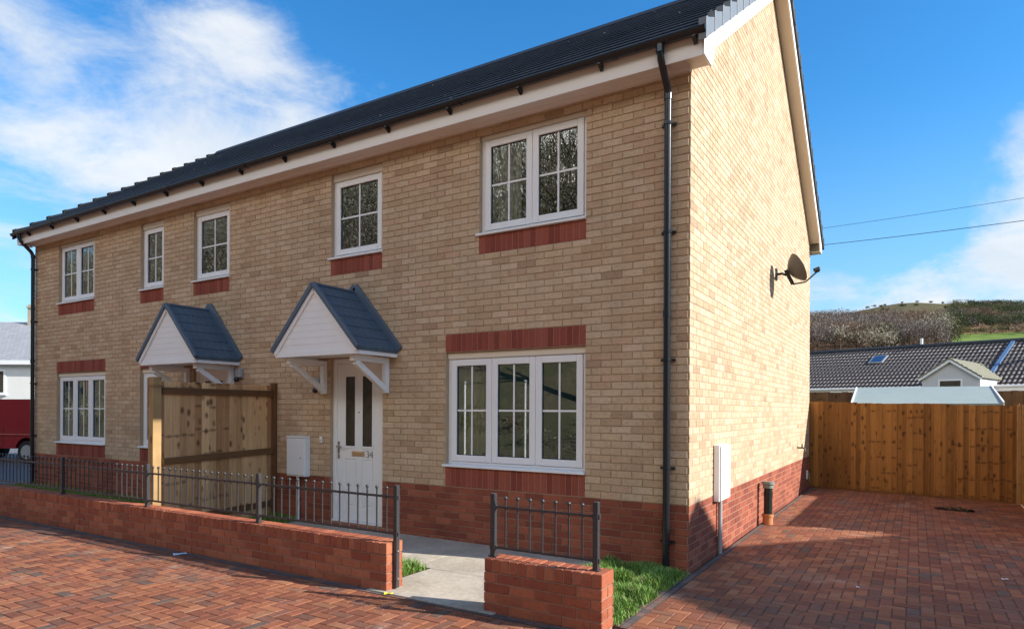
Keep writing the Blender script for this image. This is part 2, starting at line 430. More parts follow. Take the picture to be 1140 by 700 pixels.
def glass_mat(name, tint=(.86,.88,.86), base=.08, k=2.0):
    mt, n, b = material(name)
    mt.node_tree.nodes.remove(b)
    tr = n.new('ShaderNodeBsdfTransparent'); tr.inputs[0].default_value = c4(tint)
    gl = n.new('ShaderNodeBsdfGlossy'); gl.inputs['Roughness'].default_value = .003; gl.inputs[0].default_value = (.95,.97,.96,1)
    p = n.coords()
    wob = n.noise(p, 1.6, 2., .5)
    pass
    fr = n.new('ShaderNodeFresnel'); fr.inputs[0].default_value = 1.5
    f = n.m('MINIMUM', n.add(n.mul(fr.outputs[0], k), base), .95)
    mx = n.new('ShaderNodeMixShader'); n.put(mx.inputs[0], f)
    mt.node_tree.links.new(tr.outputs[0], mx.inputs[1]); mt.node_tree.links.new(gl.outputs[0], mx.inputs[2])
    mt.node_tree.links.new(mx.outputs[0], mt.node_tree.nodes['Material Output'].inputs[0])
    return mt
M['glass'] = glass_mat('window_glass')
mt, n, b = material('obscured_door_glass'); M['obscure'] = mt
b.inputs['Roughness'].default_value = .12
p = n.coords(); f = n.noise(p, 7., 3., .6, 1.)
n.put(b.inputs['Base Color'], n.mix(f, (.02,.022,.02), (.09,.075,.055)))
n.put(b.inputs['Normal'], n.bump(n.noise(p, 70., 3., .6), .5, .004))

def tile_mat(name, base, hi, gap=.30, spots=.0, axis=0):
    mt, n, b = material(name)
    p = n.coords(); s = n.sep(p); x = s[axis]
    fine = n.noise(p, 38., 4., .65); big = n.noise(p, 1.4, 4., .6)
    row = n.m('FLOOR', n.m('DIVIDE', n.add(s[2], 50.), .19))
    xx = n.add(n.m('DIVIDE', n.add(x, 90.), gap), n.mul(n.m('MODULO', row, 2.), .5))
    cf = n.sub(xx, n.m('FLOOR', xx)); dj = n.m('MINIMUM', cf, n.sub(1., cf))
    jn = n.smooth(dj, .008, .022)
    wn = n.white(n.comb(n.m('FLOOR', xx), row, 0.))[0]
    c = n.mix(n.add(n.mul(wn, .5), n.mul(big, .5)), base, hi)
    v = n.lin(fine, .3, .7, .75, 1.25); c = n.mix(1., c, n.comb(v, v, v), 'MULTIPLY')
    c = n.mix(jn, (.006,.006,.007), c)
    if spots:
        sp = n.smooth(n.noise(n.vm('ADD', p, (2.,7.,1.)), 12., 2., .5), .735, .755)
        c = n.mix(n.mul(sp, spots), c, (.5,.5,.48))
    n.put(b.inputs['Base Color'], c); n.put(b.inputs['Roughness'], n.lin(fine, .2, .8, .5, .72)); b.inputs['Specular IOR Level'].default_value = .32
    n.put(b.inputs['Normal'], n.bump(n.add(jn, n.mul(fine, .3)), .6, .006))
    return mt
M['tile'] = tile_mat('dark_roof_tile', (.016,.018,.021), (.036,.039,.043), .30, .7)
M['slate_canopy'] = tile_mat('blue_grey_canopy_tile', (.062,.098,.135), (.092,.135,.178), .11, 0., 1)
M['cap_dark'] = plain('dark_verge_cap', (.014,.016,.019), .85, var=.15, spec=.15)
M['ridge'] = plain('dark_ridge_tile', (.028,.031,.036), .6, var=.2, scale=9)
M['canopy_edge'] = plain('blue_grey_canopy_edge', (.08,.115,.16), .5, var=.12, scale=7)

def pantile_mat(name):
    # brown-black interlocking tiles: light weathered faces between dark shadow gaps (local x along the ridge)
    mt, n, b = material(name)
    p = n.coords(); x, y, z = n.sep(p)
    U = n.m('DIVIDE', n.add(x, 90.), .16); V = n.m('DIVIDE', n.add(z, 50.), .155)
    cu = n.sub(U, n.m('FLOOR', U)); cv = n.sub(V, n.m('FLOOR', V))
    wn = n.white(n.comb(n.m('FLOOR', U), n.m('FLOOR', V), 0.))
    big = n.noise(p, .35, 4., .6)
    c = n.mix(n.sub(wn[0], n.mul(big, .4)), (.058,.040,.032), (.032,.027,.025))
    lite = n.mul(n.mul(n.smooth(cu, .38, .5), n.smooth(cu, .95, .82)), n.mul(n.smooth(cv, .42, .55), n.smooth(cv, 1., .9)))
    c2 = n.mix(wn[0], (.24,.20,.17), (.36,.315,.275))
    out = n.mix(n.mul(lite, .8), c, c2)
    n.put(b.inputs['Base Color'], out); b.inputs['Roughness'].default_value = .8
    prof = n.m('SINE', n.mul(cu, 6.2832))
    n.put(b.inputs['Normal'], n.bump(n.add(prof, n.mul(cv, -1.2)), .8, .03))
    return mt
M['pantile'] = pantile_mat('weathered_pantiles')
M['oldslate'] = tile_mat('pale_old_slate', (.24,.245,.26), (.33,.335,.35), .3)

def wood_mat(name, lo, hi, board=.1, knots=.8, dark=(.05,.02,.008), axis='x', base_dark=0.):
    mt, n, b = material(name)
    p = n.coords(); x, y, z = n.sep(p)
    u = x if axis == 'x' else y
    bi = n.m('FLOOR', n.m('DIVIDE', n.add(u, 100.), board))
    wn = n.white(n.comb(bi, 4., 0.))
    q = n.comb(n.add(n.mul(u, 14.), n.mul(wn[0], 40.)), n.mul(wn[0], 13.), n.mul(z, 1.1))
    grain = n.noise(q, 1.6, 5., .65, .6)
    c = n.mix(n.lin(n.add(n.mul(wn[0], .8), n.mul(grain, .5)), .15, 1.1), tuple(v*.82 for v in lo), tuple(v*1.08 for v in hi))
    gg = n.lin(n.noise(n.comb(n.mul(u, 90.), n.mul(wn[0], 20.), n.mul(z, 2.5)), 1., 3., .6), .3, .7, .8, 1.12)
    c = n.mix(1., c, n.comb(gg, gg, gg), 'MULTIPLY')
    vo = n.new('ShaderNodeTexVoronoi', feature='F1'); vo.inputs['Scale'].default_value = 1.
    n.put(vo.inputs['Vector'], n.comb(n.mul(u, 9.), n.mul(wn[0], 9.), n.mul(z, 5.2)))
    pres = n.smooth(n.noise(n.vm('ADD', p, (3.,1.,7.)), 2.1, 3., .6), .40, .54)
    kn = n.mul(n.smooth(vo.outputs['Distance'], .36, .12), n.mul(pres, knots))
    c = n.mix(kn, c, dark)
    cid = n.m('FLOOR', n.m('DIVIDE', bi, 5.)); wc = n.white(n.comb(cid, 9., 0.))
    zr = n.m('DIVIDE', n.add(z, n.add(n.mul(wc[0], .4), n.mul(n.sub(wn[0], .5), .035))), .31)
    fr_ = n.m('ABSOLUTE', n.sub(n.sub(zr, n.m('FLOOR', zr)), .5))
    uf = n.sub(n.m('DIVIDE', n.add(u, 100.), board), bi)
    hole = n.white(n.comb(bi, n.m('FLOOR', zr), 5.))[0]
    row_k = n.mul(n.smooth(n.add(fr_, n.mul(n.m('ABSOLUTE', n.sub(uf, n.add(.3, n.mul(hole, .4)))), .10)), .12, .02), n.m('GREATER_THAN', hole, .5))
    c = n.mix(n.mul(n.mul(row_k, n.m('GREATER_THAN', n.sep(wc[1])[1], .40)), knots*.75), c, dark)
    st = n.smooth(n.noise(n.vm('MULTIPLY', p, (3., 3., .8)), 1.1, 5., .65), .5, .75)
    c = n.mix(n.mul(st, .35), c, tuple(v*.45 for v in lo))
    if base_dark:
        c = n.mix(n.mul(n.smooth(n.add(z, n.mul(grain, .12)), .16, .02), base_dark), c, tuple(v*.35 for v in lo))  # boards get darker towards the bottom
    n.put(b.inputs['Base Color'], c); b.inputs['Roughness'].default_value = .78; b.inputs['Specular IOR Level'].default_value = .25
    n.put(b.inputs['Normal'], n.bump(n.add(grain, n.mul(gg, .4)), .5, .004))
    return mt
M['fence'] = wood_mat('treated_fence_boards', (.18,.076,.020), (.36,.17,.048), .092, base_dark=.7)
M['fence_pale'] = wood_mat('pale_fence_boards', (.42,.195,.080), (.72,.44,.215), .105, axis='y', base_dark=.5)
M['fence_rail'] = wood_mat('brown_fence_rail', (.155,.070,.028), (.23,.11,.045), .6, .5)
M['fence_post'] = wood_mat('pale_timber_post', (.25,.14,.055), (.42,.27,.12), .3, .6)
M['fence_old'] = wood_mat('old_brown_fence', (.15,.07,.03), (.25,.125,.05), .14)

def ground_mat(name, a, c, d_, sc=.05):
    mt, n, b = material(name)
    p = n.coords()
    f = n.noise(p, sc, 6., .65); f2 = n.noise(p, sc*16, 5., .65)
    n.put(b.inputs['Base Color'], n.mix(n.mul(n.smooth(f2, .4, .65), .6), n.mix(n.smooth(f, .42, .58), a, c), d_))
    b.inputs['Roughness'].default_value = .95; b.inputs['Specular IOR Level'].default_value = .1
    n.put(b.inputs['Normal'], n.bump(f2, .6, .05))
    return mt
M['ground'] = ground_mat('rough_grass_ground', (.06,.085,.025), (.10,.10,.035), (.05,.06,.02))
def blade_mat(name, stops):
    mt, n, b = material(name)
    oi = n.new('ShaderNodeNewGeometry').outputs['Random Per Island']
    n.put(b.inputs['Base Color'], n.ramp(oi, stops, 'LINEAR')); b.inputs['Roughness'].default_value = .6
    b.inputs['Specular IOR Level'].default_value = .25
    return mt
M['blade'] = blade_mat('grass_blades', [(0,(.085,.19,.028)),(.4,(.14,.27,.042)),(.75,(.20,.33,.06)),(.88,(.27,.33,.085)),(1,(.34,.29,.15))])

def subtract(r, h):
    (a, b_, c, d_), (p, q, u, v) = r, h
    if p >= b_ or q <= a or u >= d_ or v <= c: return [r]
    out = []
    if c < u: out.append((a, b_, c, u))
    if v < d_: out.append((a, b_, v, d_))
    c2, d2 = max(c, u), min(d_, v)
    if a < p: out.append((a, p, c2, d2))
    if q < b_: out.append((q, b_, c2, d2))
    return out
def lay(mb, u0, u1, v0, v1, P, holes=(), L=.237, H=.079, j=.0105, depth=.008, bond=.5, seed=1, keep=None):
    # lay stretcher-bond bricks over a rectangle; P(u, v, d) maps to space with d the depth behind the face
    r = random.Random(seed); row = 0; v = v0
    while v < v1-.01:
        u = u0 - (bond*L if row % 2 else 0) ; first = True
        while u < u1:
            rects = [(max(u+j/2, u0+(0 if u < u0+.001 else 0)), min(u+L-j/2, u1), v+j/2, min(v+H-j/2, v1))]
            if u <= u0+1e-6: rects = [(u0, rects[0][1], rects[0][2], rects[0][3])]
            if u+L >= u1-1e-6: rects = [(rects[0][0], u1, rects[0][2], rects[0][3])]
            for h in holes: rects = [q for t in rects for q in subtract(t, h)]
            for (a, b_, c, d_) in rects:
                if b_-a < .018 or d_-c < .016: continue
                if keep and not keep((a+b_)/2, d_): continue
                o = r.uniform(-.0012, .0012); e = [r.uniform(-.001, .001) for _ in range(4)]
                q = [(a,c+e[0]),(b_,c+e[1]),(b_,d_+e[2]),(a,d_+e[3])]
                i = len(mb.v); k = .0025
                m_ = [(a+k,c+k),(b_-k,c+k),(b_-k,d_-k),(a+k,d_-k)]
                mb.v += [P(*m_[t], o) for t in range(4)]+[P(*q[t], k+o) for t in range(4)]+[P(*q[t], depth+.002) for t in range(4)]
                mb.f.append((i,i+1,i+2,i+3)); mb.mi.append(mb.cur)
                for t in range(4):
                    t2 = (t+1) % 4
                    mb.f.append((i+4+t,i+4+t2,i+t2,i+t)); mb.f.append((i+8+t,i+8+t2,i+4+t2,i+4+t)); mb.mi += [mb.cur]*2
            u += L
        v += H; row += 1
def blocks(mb, x0, x1, y0, y1, w=.099, j=.006, seed=2):
    # 90 degree herringbone of chamfered 2:1 blocks, each a separate island with a slight tilt
    r = random.Random(seed); nx = int((x1-x0)/w)+3; ny = int((y1-y0)/w)+3
    for i in range(-2, nx):
        for jj in range(-2, ny):
            k = (i-jj) % 4
            if k == 0: a, b_, c, d_ = i, i+2, jj, jj+1
            elif k == 3: a, b_, c, d_ = i, i+1, jj, jj+2
            else: continue
            a, b_, c, d_ = x0+a*w+j/2, x0+b_*w-j/2, y0+c*w+j/2, y0+d_*w-j/2
            a, b_, c, d_ = max(a, x0), min(b_, x1), max(c, y0), min(d_, y1)
            if b_-a < .02 or d_-c < .02: continue
            z = r.uniform(-.0012,.0012); tx = r.uniform(-.004,.004); ty = r.uniform(-.004,.004); mx, my = (a+b_)/2, (c+d_)/2
            z += .0028*mnoise.noise(Vector((mx*.9, my*.9, 1.)))
            Z = lambda x, y, q: z+tx*(x-mx)+ty*(y-my)+q
            k_ = .005; e = [r.uniform(-.0012,.0012) for _ in range(4)]
            o = [(a+e[0],c+e[1]),(b_+e[2],c+e[1]),(b_+e[2],d_+e[3]),(a+e[0],d_+e[3])]
            t = [(a+k_,c+k_),(b_-k_,c+k_),(b_-k_,d_-k_),(a+k_,d_-k_)]
            n0 = len(mb.v)
            mb.v += [(p[0],p[1],Z(*p,0.)) for p in t]+[(p[0],p[1],Z(*p,-.004)) for p in o]+[(p[0],p[1],-.016) for p in o]
            mb.f.append((n0,n0+1,n0+2,n0+3)); mb.mi.append(mb.cur)
            for q in range(4):
                q2 = (q+1) % 4
                mb.f.append((n0+4+q,n0+4+q2,n0+q2,n0+q)); mb.f.append((n0+8+q,n0+8+q2,n0+4+q2,n0+4+q)); mb.mi += [mb.cur]*2

# ------------------------------------------------------------------ ground and paving
g = MB(); g.quad((-3000,-3000,-.03),(3000,-3000,-.03),(3000,3000,-.03),(-3000,3000,-.03))
struct(g.build('ground', M['ground']))
BX0, BX1, BY0, BY1 = -17., 5., -9.5, -2.245
g = MB()
for q in ((-60,BX0,-13,-2.2),(BX1,45,-13,-2.2),(BX0,BX1,-13,BY0)): g.quad((q[0],q[2],0),(q[1],q[2],0),(q[1],q[3],0),(q[0],q[3],0))
g.cur = 1; g.quad((BX0,BY0,-.0075),(BX1,BY0,-.0075),(BX1,-2.2,-.0075),(BX0,-2.2,-.0075))
g.cur = 2; blocks(g, BX0, BX1, BY0, BY1)
struct(g.build('road', [M['paving'], M['joint_sand'], M['block']], recalc=False))
g = MB(); g.quad((.10,-2.2,-.0075),(3.62,-2.2,-.0075),(3.62,9.2,-.0075),(.10,9.2,-.0075)); g.cur = 1; blocks(g, .10, 3.62, BY1+.003, 9.2, seed=5)
struct(g.build('driveway', [M['joint_sand'], M['block']], recalc=False))
g = MB(); g.quad((-60,-2.2,-.004),(-14.6,-2.2,-.004),(-14.6,12,-.004),(-60,12,-.004)); struct(g.build('side_road', plain('grey_tarmac', (.12,.12,.125), .9, var=.2, scale=3, bump=.004)))
g = MB(); g.box(.045,.098,-1.93,8.85,-.02,.003); struct(g.build('driveway_edging', M['paving_edge']))
g = MB(); g.box(-.005,.04,-1.93,-.003,-.02,.006); struct(g.build('lawn_kerb', M['paving_edge']))
g = MB(); g.box(-17.,.0,-2.24,-2.158,-.02,.003); struct(g.build('wall_edging', M['paving_edge']))
# concrete path: slabs from the gap in the wall, then along the house to both doors
g = MB()
ys = [-2.2, -1.27, -.64, -.004]
for a, b_ in ((-2.2,-1.275), (-1.270,-.645), (-.640,-.004)):
    x0 = -2.28 if a < -1.3 else -5.7
    xs = [x0, -.92] if a < -1.3 else [x0, -4.7, -3.6, -2.5, -.92]
    for k in range(len(xs)-1): g.box(xs[k]+(.004 if k else 0), xs[k+1], a, b_, -.05, .012)
struct(g.build('path', M['concrete'], bevel=.003))
g = MB(); g.box(-9.,-6.4,-1.2,-.004,-.05,.012); struct(g.build('path', M['concrete'], bevel=.003))
g = MB()
for a in ((-.90,-.006,-1.93,-.004), (-5.69,-2.29,-1.93,-1.28), (-14.,-6.40,-1.93,-1.21), (-14.,-9.01,-1.21,-.004)):
    g.box(a[0],a[1],a[2],a[3],-.05,.004)
g.box(-6.39,-5.71,-1.93,-.004,-.05,.004)
struct(g.build('soil', M['soil']))
def grass_patch(areas, dens, name='grass', hmin=.035, hmax=.10):
    r = random.Random(3); V = []; Fc = []
    for x0, x1, y0, y1 in areas:
        for k in range(int((x1-x0)*(y1-y0)*dens)):
            x = r.uniform(x0, x1); y = r.uniform(y0, y1)
            cl = mnoise.noise(Vector((x*4, y*4, 0)))
            if cl < -.22 and r.random() < .8: continue
            h = r.uniform(hmin, hmax)*(1+.7*cl); a = r.uniform(0, 6.28); w = r.uniform(.003, .006); le = r.uniform(.15, .8)*h
            dx, dy = math.cos(a), math.sin(a); i = len(V)
            V += [(x-dy*w, y+dx*w, 0), (x+dy*w, y-dx*w, 0), (x+dx*le*.35+dy*w*.7, y+dy*le*.35-dx*w*.7, h*.62), (x+dx*le*.35-dy*w*.7, y+dy*le*.35+dx*w*.7, h*.62), (x+dx*le, y+dy*le, h)]
            Fc += [(i,i+1,i+2,i+3), (i+3,i+2,i+4)]
    me = bpy.data.meshes.new(name); me.from_pydata(V, [], Fc); me.materials.append(M['blade'])
    o = bpy.data.objects.new(name, me); COL.objects.link(o); struct(o, 'stuff')
grass_patch([(-.88,-.03,-1.92,-.03)], 14000)
grass_patch([(-.09,.035,-1.92,-.06)], 5000, hmin=.025, hmax=.075)
grass_patch([(-5.66,-2.31,-1.92,-1.30), (-6.36,-5.72,-1.9,-.03)], 6500)
grass_patch([(-14.,-6.42,-1.92,-1.23), (-14.,-9.05,-1.21,-.03)], 2500)

# ------------------------------------------------------------------ the house
HX, HY, EZ, RZ, RY = -14.0, 8.85, 5.10, 8.56, 4.425
PZ = .675
house = thing('semi_detached_house', 'pair of buff brick houses with dark tiled roof and red brick base', 'house')
UPW = [('upL',-12.985,-11.578,2), ('upA',-9.97,-9.245,1), ('upB',-8.37,-7.415,1), ('upM',-5.12,-4.15,1), ('upR',-2.58,-1.155,2)]
holes = [(x0,x1,3.735,4.95) for _,x0,x1,_ in UPW] + [(-13.04,-11.158,.925,2.345), (-3.075,-1.155,.925,2.345), (-9.97,-9.245,.925,2.345),
         (-8.37,-7.415,.06,2.345), (-5.12,-4.13,.06,2.345)]
def wall_grid(x0, x1, z0, z1, holes, y=0., rev=.12):
    g = MB()
    xs = sorted({x0, x1, *[h[0] for h in holes], *[h[1] for h in holes]}); zs = sorted({z0, z1, *[z for h in holes for z in h[2:] if z0 < z < z1]})
    xs = [x for x in xs if x0 <= x <= x1]
    inh = lambda x, z: any(h[0] < x < h[1] and h[2] < z < h[3] for h in holes)
    for a, b_ in zip(xs, xs[1:]):
        for c, d_ in zip(zs, zs[1:]):
            if not inh((a+b_)/2, (c+d_)/2):
                g.quad((a,y,c),(b_,y,c),(b_,y,d_),(a,y,d_))
                g.quad((a,y+rev,c),(a,y+rev,d_),(b_,y+rev,d_),(b_,y+rev,c))
    for h in holes:
        a, b_, c, d_ = h; c, d_ = max(c, z0), min(d_, z1)
        if c >= d_: continue
        g.quad((a,y,c),(a,y,d_),(a,y+rev,d_),(a,y+rev,c)); g.quad((b_,y,c),(b_,y+rev,c),(b_,y+rev,d_),(b_,y,d_))
        if d_ == h[3]: g.quad((a,y,d_),(b_,y,d_),(b_,y+rev,d_),(a,y+rev,d_))
        if c == h[2]: g.quad((a,y,c),(a,y+rev,c),(b_,y+rev,c),(b_,y,c))
    return g
BR = .008                                                        # joints lie 8 mm behind the brick faces
SOLD = [(x0,x1,3.512,3.733) for _,x0,x1,_ in UPW] + [(x0,x1,PZ,.925) for x0,x1 in ((-13.04,-11.158),(-3.075,-1.155),(-9.97,-9.245))]
SOLD += [(x0-.002,x1+.002,2.345,2.574) for x0,x1 in ((-13.04,-11.158),(-3.075,-1.155),(-9.97,-9.245),(-8.37,-7.415),(-5.12,-4.13))]
g = wall_grid(HX, -BR, PZ, EZ+.05, holes, BR, .112); g.cur = 1
lay(g, HX, 0, PZ, EZ+.05, lambda u, v, d: (u, d, v), holes+SOLD, seed=3)
g.build('front_wall', [M['mortar'], M['buff_unit']], house, recalc=False)
g = wall_grid(HX, -BR, -.05, PZ, holes, BR, .112); g.cur = 1
lay(g, HX, 0, PZ-9*.079, PZ, lambda u, v, d: (u, d, v), holes, seed=4)
g.build('plinth', [M['mortar_red'], M['red_unit']], house, recalc=False)
def gable(x, s):
    top = lambda y: 5.20+.69*y if y < RY else 5.20+.69*(HY-y)
    xm = x-s*.0044
    g = MB(); pts = [(xm,BR,PZ),(xm,HY,PZ),(xm,HY,EZ+.1),(xm,RY,top(RY)+.04),(xm,BR,EZ+.1)]
    g.quad(*(pts if s > 0 else pts[::-1])); g.cur = 1
    P = (lambda u, v, d: (x-s*d*.55, u, v))
    lay(g, .0098, HY, PZ, 8.4, P, seed=6+int(s), keep=lambda u, v: v < top(u)+.035)
    g.build('gable_wall', [M['mortar'], M['buff_unit']], house, recalc=False)
    g = MB(); pts = [(xm,BR,-.05),(xm,HY,-.05),(xm,HY,PZ),(xm,BR,PZ)]
    g.quad(*(pts if s > 0 else pts[::-1])); g.cur = 1
    lay(g, .0098, HY, PZ-9*.079, PZ, P, seed=9+int(s)); g.build('plinth', [M['mortar_red'], M['red_unit']], house, recalc=False)
gable(0, 1); gable(HX, -1)
g = MB(); g.quad((0,HY,-.05),(HX,HY,-.05),(HX,HY,EZ+.1),(0,HY,EZ+.1)); g.build('rear_wall', M['buff'], house, recalc=False)
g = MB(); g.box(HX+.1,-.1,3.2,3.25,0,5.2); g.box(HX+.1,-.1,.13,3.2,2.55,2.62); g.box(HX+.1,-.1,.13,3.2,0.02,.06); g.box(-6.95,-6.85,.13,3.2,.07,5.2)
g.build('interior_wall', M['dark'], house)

# --- lintels and sill courses (soldier bricks)
def soldier(x0, x1, z0, z1, nm):
    g = MB(); g.box(x0+.001, x1-.001, .003, .10, z0+.001, z1-.001); g.cur = 1
    lay(g, x0, x1, z0+.004, z1-.004, lambda u, v, d: (u, d-.002, v), L=(x1-x0)/round((x1-x0)/.079), H=z1-z0, j=.0085, depth=.005, bond=0., seed=int(x0*-100))
    g.build(nm, [M['mortar_pink'], M['soldier_unit']], house, recalc=False)
for _, x0, x1, _ in UPW: soldier(x0, x1, 3.512, 3.733, 'sill_course')
for x0, x1 in ((-13.04,-11.158), (-3.075,-1.155), (-9.97,-9.245)):
    soldier(x0, x1, PZ+.002, .923, 'sill_course')
for x0, x1 in ((-13.04,-11.158), (-3.075,-1.155), (-9.97,-9.245), (-8.37,-7.415), (-5.12,-4.13)):
    soldier(x0-.002, x1+.002, 2.347, 2.572, 'lintel')

# --- windows
def window(x0, x1, z0, z1, lights, head):
    e = .05; yf = .062
    zs = z0+.035
    g = MB()
    g.box(x0+.002, x0+e, yf, .118, zs, z1-.002); g.box(x1-e, x1-.002, yf, .118, zs, z1-.002)
    g.box(x0+e, x1-e, yf, .118, zs, zs+.03); g.box(x0+e, x1-e, yf, .118, z1-head, z1-.002)
    w = (x1-x0-2*e)/lights
    for k in range(1, lights): g.box(x0+e+k*w-.012, x0+e+k*w+.012, yf, .118, zs+.03, z1-head)
    win = g.build('window', M['white'], house, bevel=.004)
    h = MB(); h.box(x0+.004, x1-.004, yf-.022, yf-.002, z1-head+.008, z1-.004); h.build('head_trim', M['cream'], win, bevel=.003)  # warm bounced light on the frame head is put into its cream colour
    s = MB(); s.prism([(-.038,z0+.001),(-.038,z0+.026),(.060,z0+.037),(.060,z0+.001)], x0-.03, x1+.002, 'x'); s.build('sill', M['white'], win, bevel=.004)
    st = .078
    for k in range(lights):
        a = x0+e+k*w+.004; b_ = x0+e+(k+1)*w-.004; c = zs+.034; d_ = z1-head-.004
        f = MB(); y0, y1 = yf-.014, yf+.045
        f.box(a, a+st, y0, y1, c, d_); f.box(b_-st, b_, y0, y1, c, d_); f.box(a+st, b_-st, y0, y1, c, c+st); f.box(a+st, b_-st, y0, y1, d_-st, d_)
        cas = f.build('casement', M['white'], win, bevel=.006)
        # gasket line round the pane
        q = MB(); i0, i1, k0, k1 = a+st, b_-st, c+st, d_-st
        q.box(i0, i0+.006, yf+.004, yf+.03, k0, k1); q.box(i1-.006, i1, yf+.004, yf+.03, k0, k1); q.box(i0+.006, i1-.006, yf+.004, yf+.03, k0, k0+.006); q.box(i0+.006, i1-.006, yf+.004, yf+.03, k1-.006, k1)
        q.build('gasket', M['blackrub'], win)
        q = MB(); q.box(i0+.001, i1-.001, yf+.014, yf+.020, k0+.001, k1-.001); q.build('pane', M['glass'], win)
        q = MB(); mx = (i0+i1)/2; mz = (k0+k1)/2
        q.box(mx-.011, mx+.011, yf+.008, yf+.0125, k0+.006, k1-.006); q.box(i0+.006, mx-.0112, yf+.008, yf+.0125, mz-.011, mz+.011); q.box(mx+.0112, i1-.006, yf+.008, yf+.0125, mz-.011, mz+.011)
        q.build('glazing_bars', M['white'], win)
    return win
for nm, x0, x1, L in UPW: window(x0, x1, 3.735, 4.95, L, .06 if L == 2 else .115)
window(-13.04, -11.158, .925, 2.345, 3, .085); window(-3.075, -1.155, .925, 2.345, 3, .085); window(-9.97, -9.245, .925, 2.345, 1, .085)

# --- doors
def door(x0, x1, z0, z1, number):
    g = MB(); yf = .055; e = .07
    g.box(x0+.002, x0+e, yf, .118, z0, z1-.002); g.box(x1-e, x1-.002, yf, .118, z0, z1-.002); g.box(x0+e, x1-e, yf, .118, z1-e, z1-.002)
    g.box(x0+.002, x1-.002, yf-.02, .118, z0-.04, z0+.001)
    a, b_, c, d_ = x0+e+.004, x1-e-.004, z0+.006, z1-e-.004
    # leaf built from stiles and rails so the panels are real recesses
    w = b_-a; s = .15; md = (a+b_)/2; cw = .05; zl = c+1.02; zt = d_-.16; lb = c+.20; lt = c+.86
    y0, y1 = .068, .112
    f = MB()
    f.box(a, a+s, y0, y1, c, d_); f.box(b_-s, b_, y0, y1, c, d_); f.box(md-cw, md+cw, y0, y1, c, d_)
    for (p0, p1) in ((a+s, md-cw), (md+cw, b_-s)):
        f.box(p0, p1, y0, y1, c, lb); f.box(p0, p1, y0, y1, lt, zl); f.box(p0, p1, y0, y1, zt, d_)
        f.box(p0+.001, p1-.001, y0+.012, y1, lb+.001, lt-.001); f.box(p0+.025, p1-.025, y0+.004, y0+.012, lb+.025, lt-.025)
    dr = g.build('door_frame', M['timberwhite'], house, bevel=.004)
    f.build('door_leaf', M['timberwhite'], dr, bevel=.003)
    for (p0, p1) in ((a+s, md-cw), (md+cw, b_-s)):
        q = MB(); t = .022
        q.box(p0-.01, p0+t, y0-.008, y0-.001, zl-.01, zt+.01); q.box(p1-t, p1+.01, y0-.008, y0-.001, zl-.01, zt+.01); q.box(p0+t, p1-t, y0-.008, y0-.001, zl-.01, zl+t); q.box(p0+t, p1-t, y0-.008, y0-.001, zt-t, zt+.01)
        q.build('glass_bead', M['timberwhite'], dr, bevel=.002)
        q = MB(); q.box(p0+.001, p1-.001, y0+.006, y0+.014, zl+.001, zt-.001); q.build('door_pane', M['obscure'], dr)
    q = MB(); q.box(md-.125, md+.115, y0-.012, y0-.001, zl-.115, zl-.045); q.box(md-.105, md+.095, y0-.016, y0-.012, zl-.103, zl-.057); q.build('letter_plate', M['gold'], dr, bevel=.003)
    q = MB(); q.box(a+.022, a+.052, y0-.010, y0-.001, c+.86, c+1.10); q.tube([(a+.037, y0-.012, c+1.03), (a+.037, y0-.05, c+1.03), (a+.14, y0-.052, c+1.025)], .010, 8); q.ball((a+.037, y0-.012, c+.92), .012, 8, 6); q.build('door_handle', M['silver'], dr, smooth=True)
    q = MB(); q.ball((md, y0-.002, zt-.52), .011, 8, 6, (1,.5,1)); q.build('spyhole', M['bronze'], dr, smooth=True)
    if number:
        cu = bpy.data.curves.new('num', 'FONT'); cu.body = number; cu.size = .135; cu.extrude = .004; cu.align_x = 'CENTER'
        to = bpy.data.objects.new('num', cu); COL.objects.link(to)
        dg = bpy.context.evaluated_depsgraph_get(); me = bpy.data.meshes.new_from_object(to.evaluated_get(dg))
        bpy.data.objects.remove(to)
        me.materials.clear(); me.materials.append(M['grey_plastic'])
        nb = bpy.data.objects.new('house_number', me); COL.objects.link(nb); nb.parent = dr
        nb.location = (md+.205, y0-.006, zl-.128); nb.rotation_euler[0] = R(90)
    return dr
door(-5.12, -4.13, .075, 2.345, '34'); door(-8.37, -7.415, .075, 2.345, None)

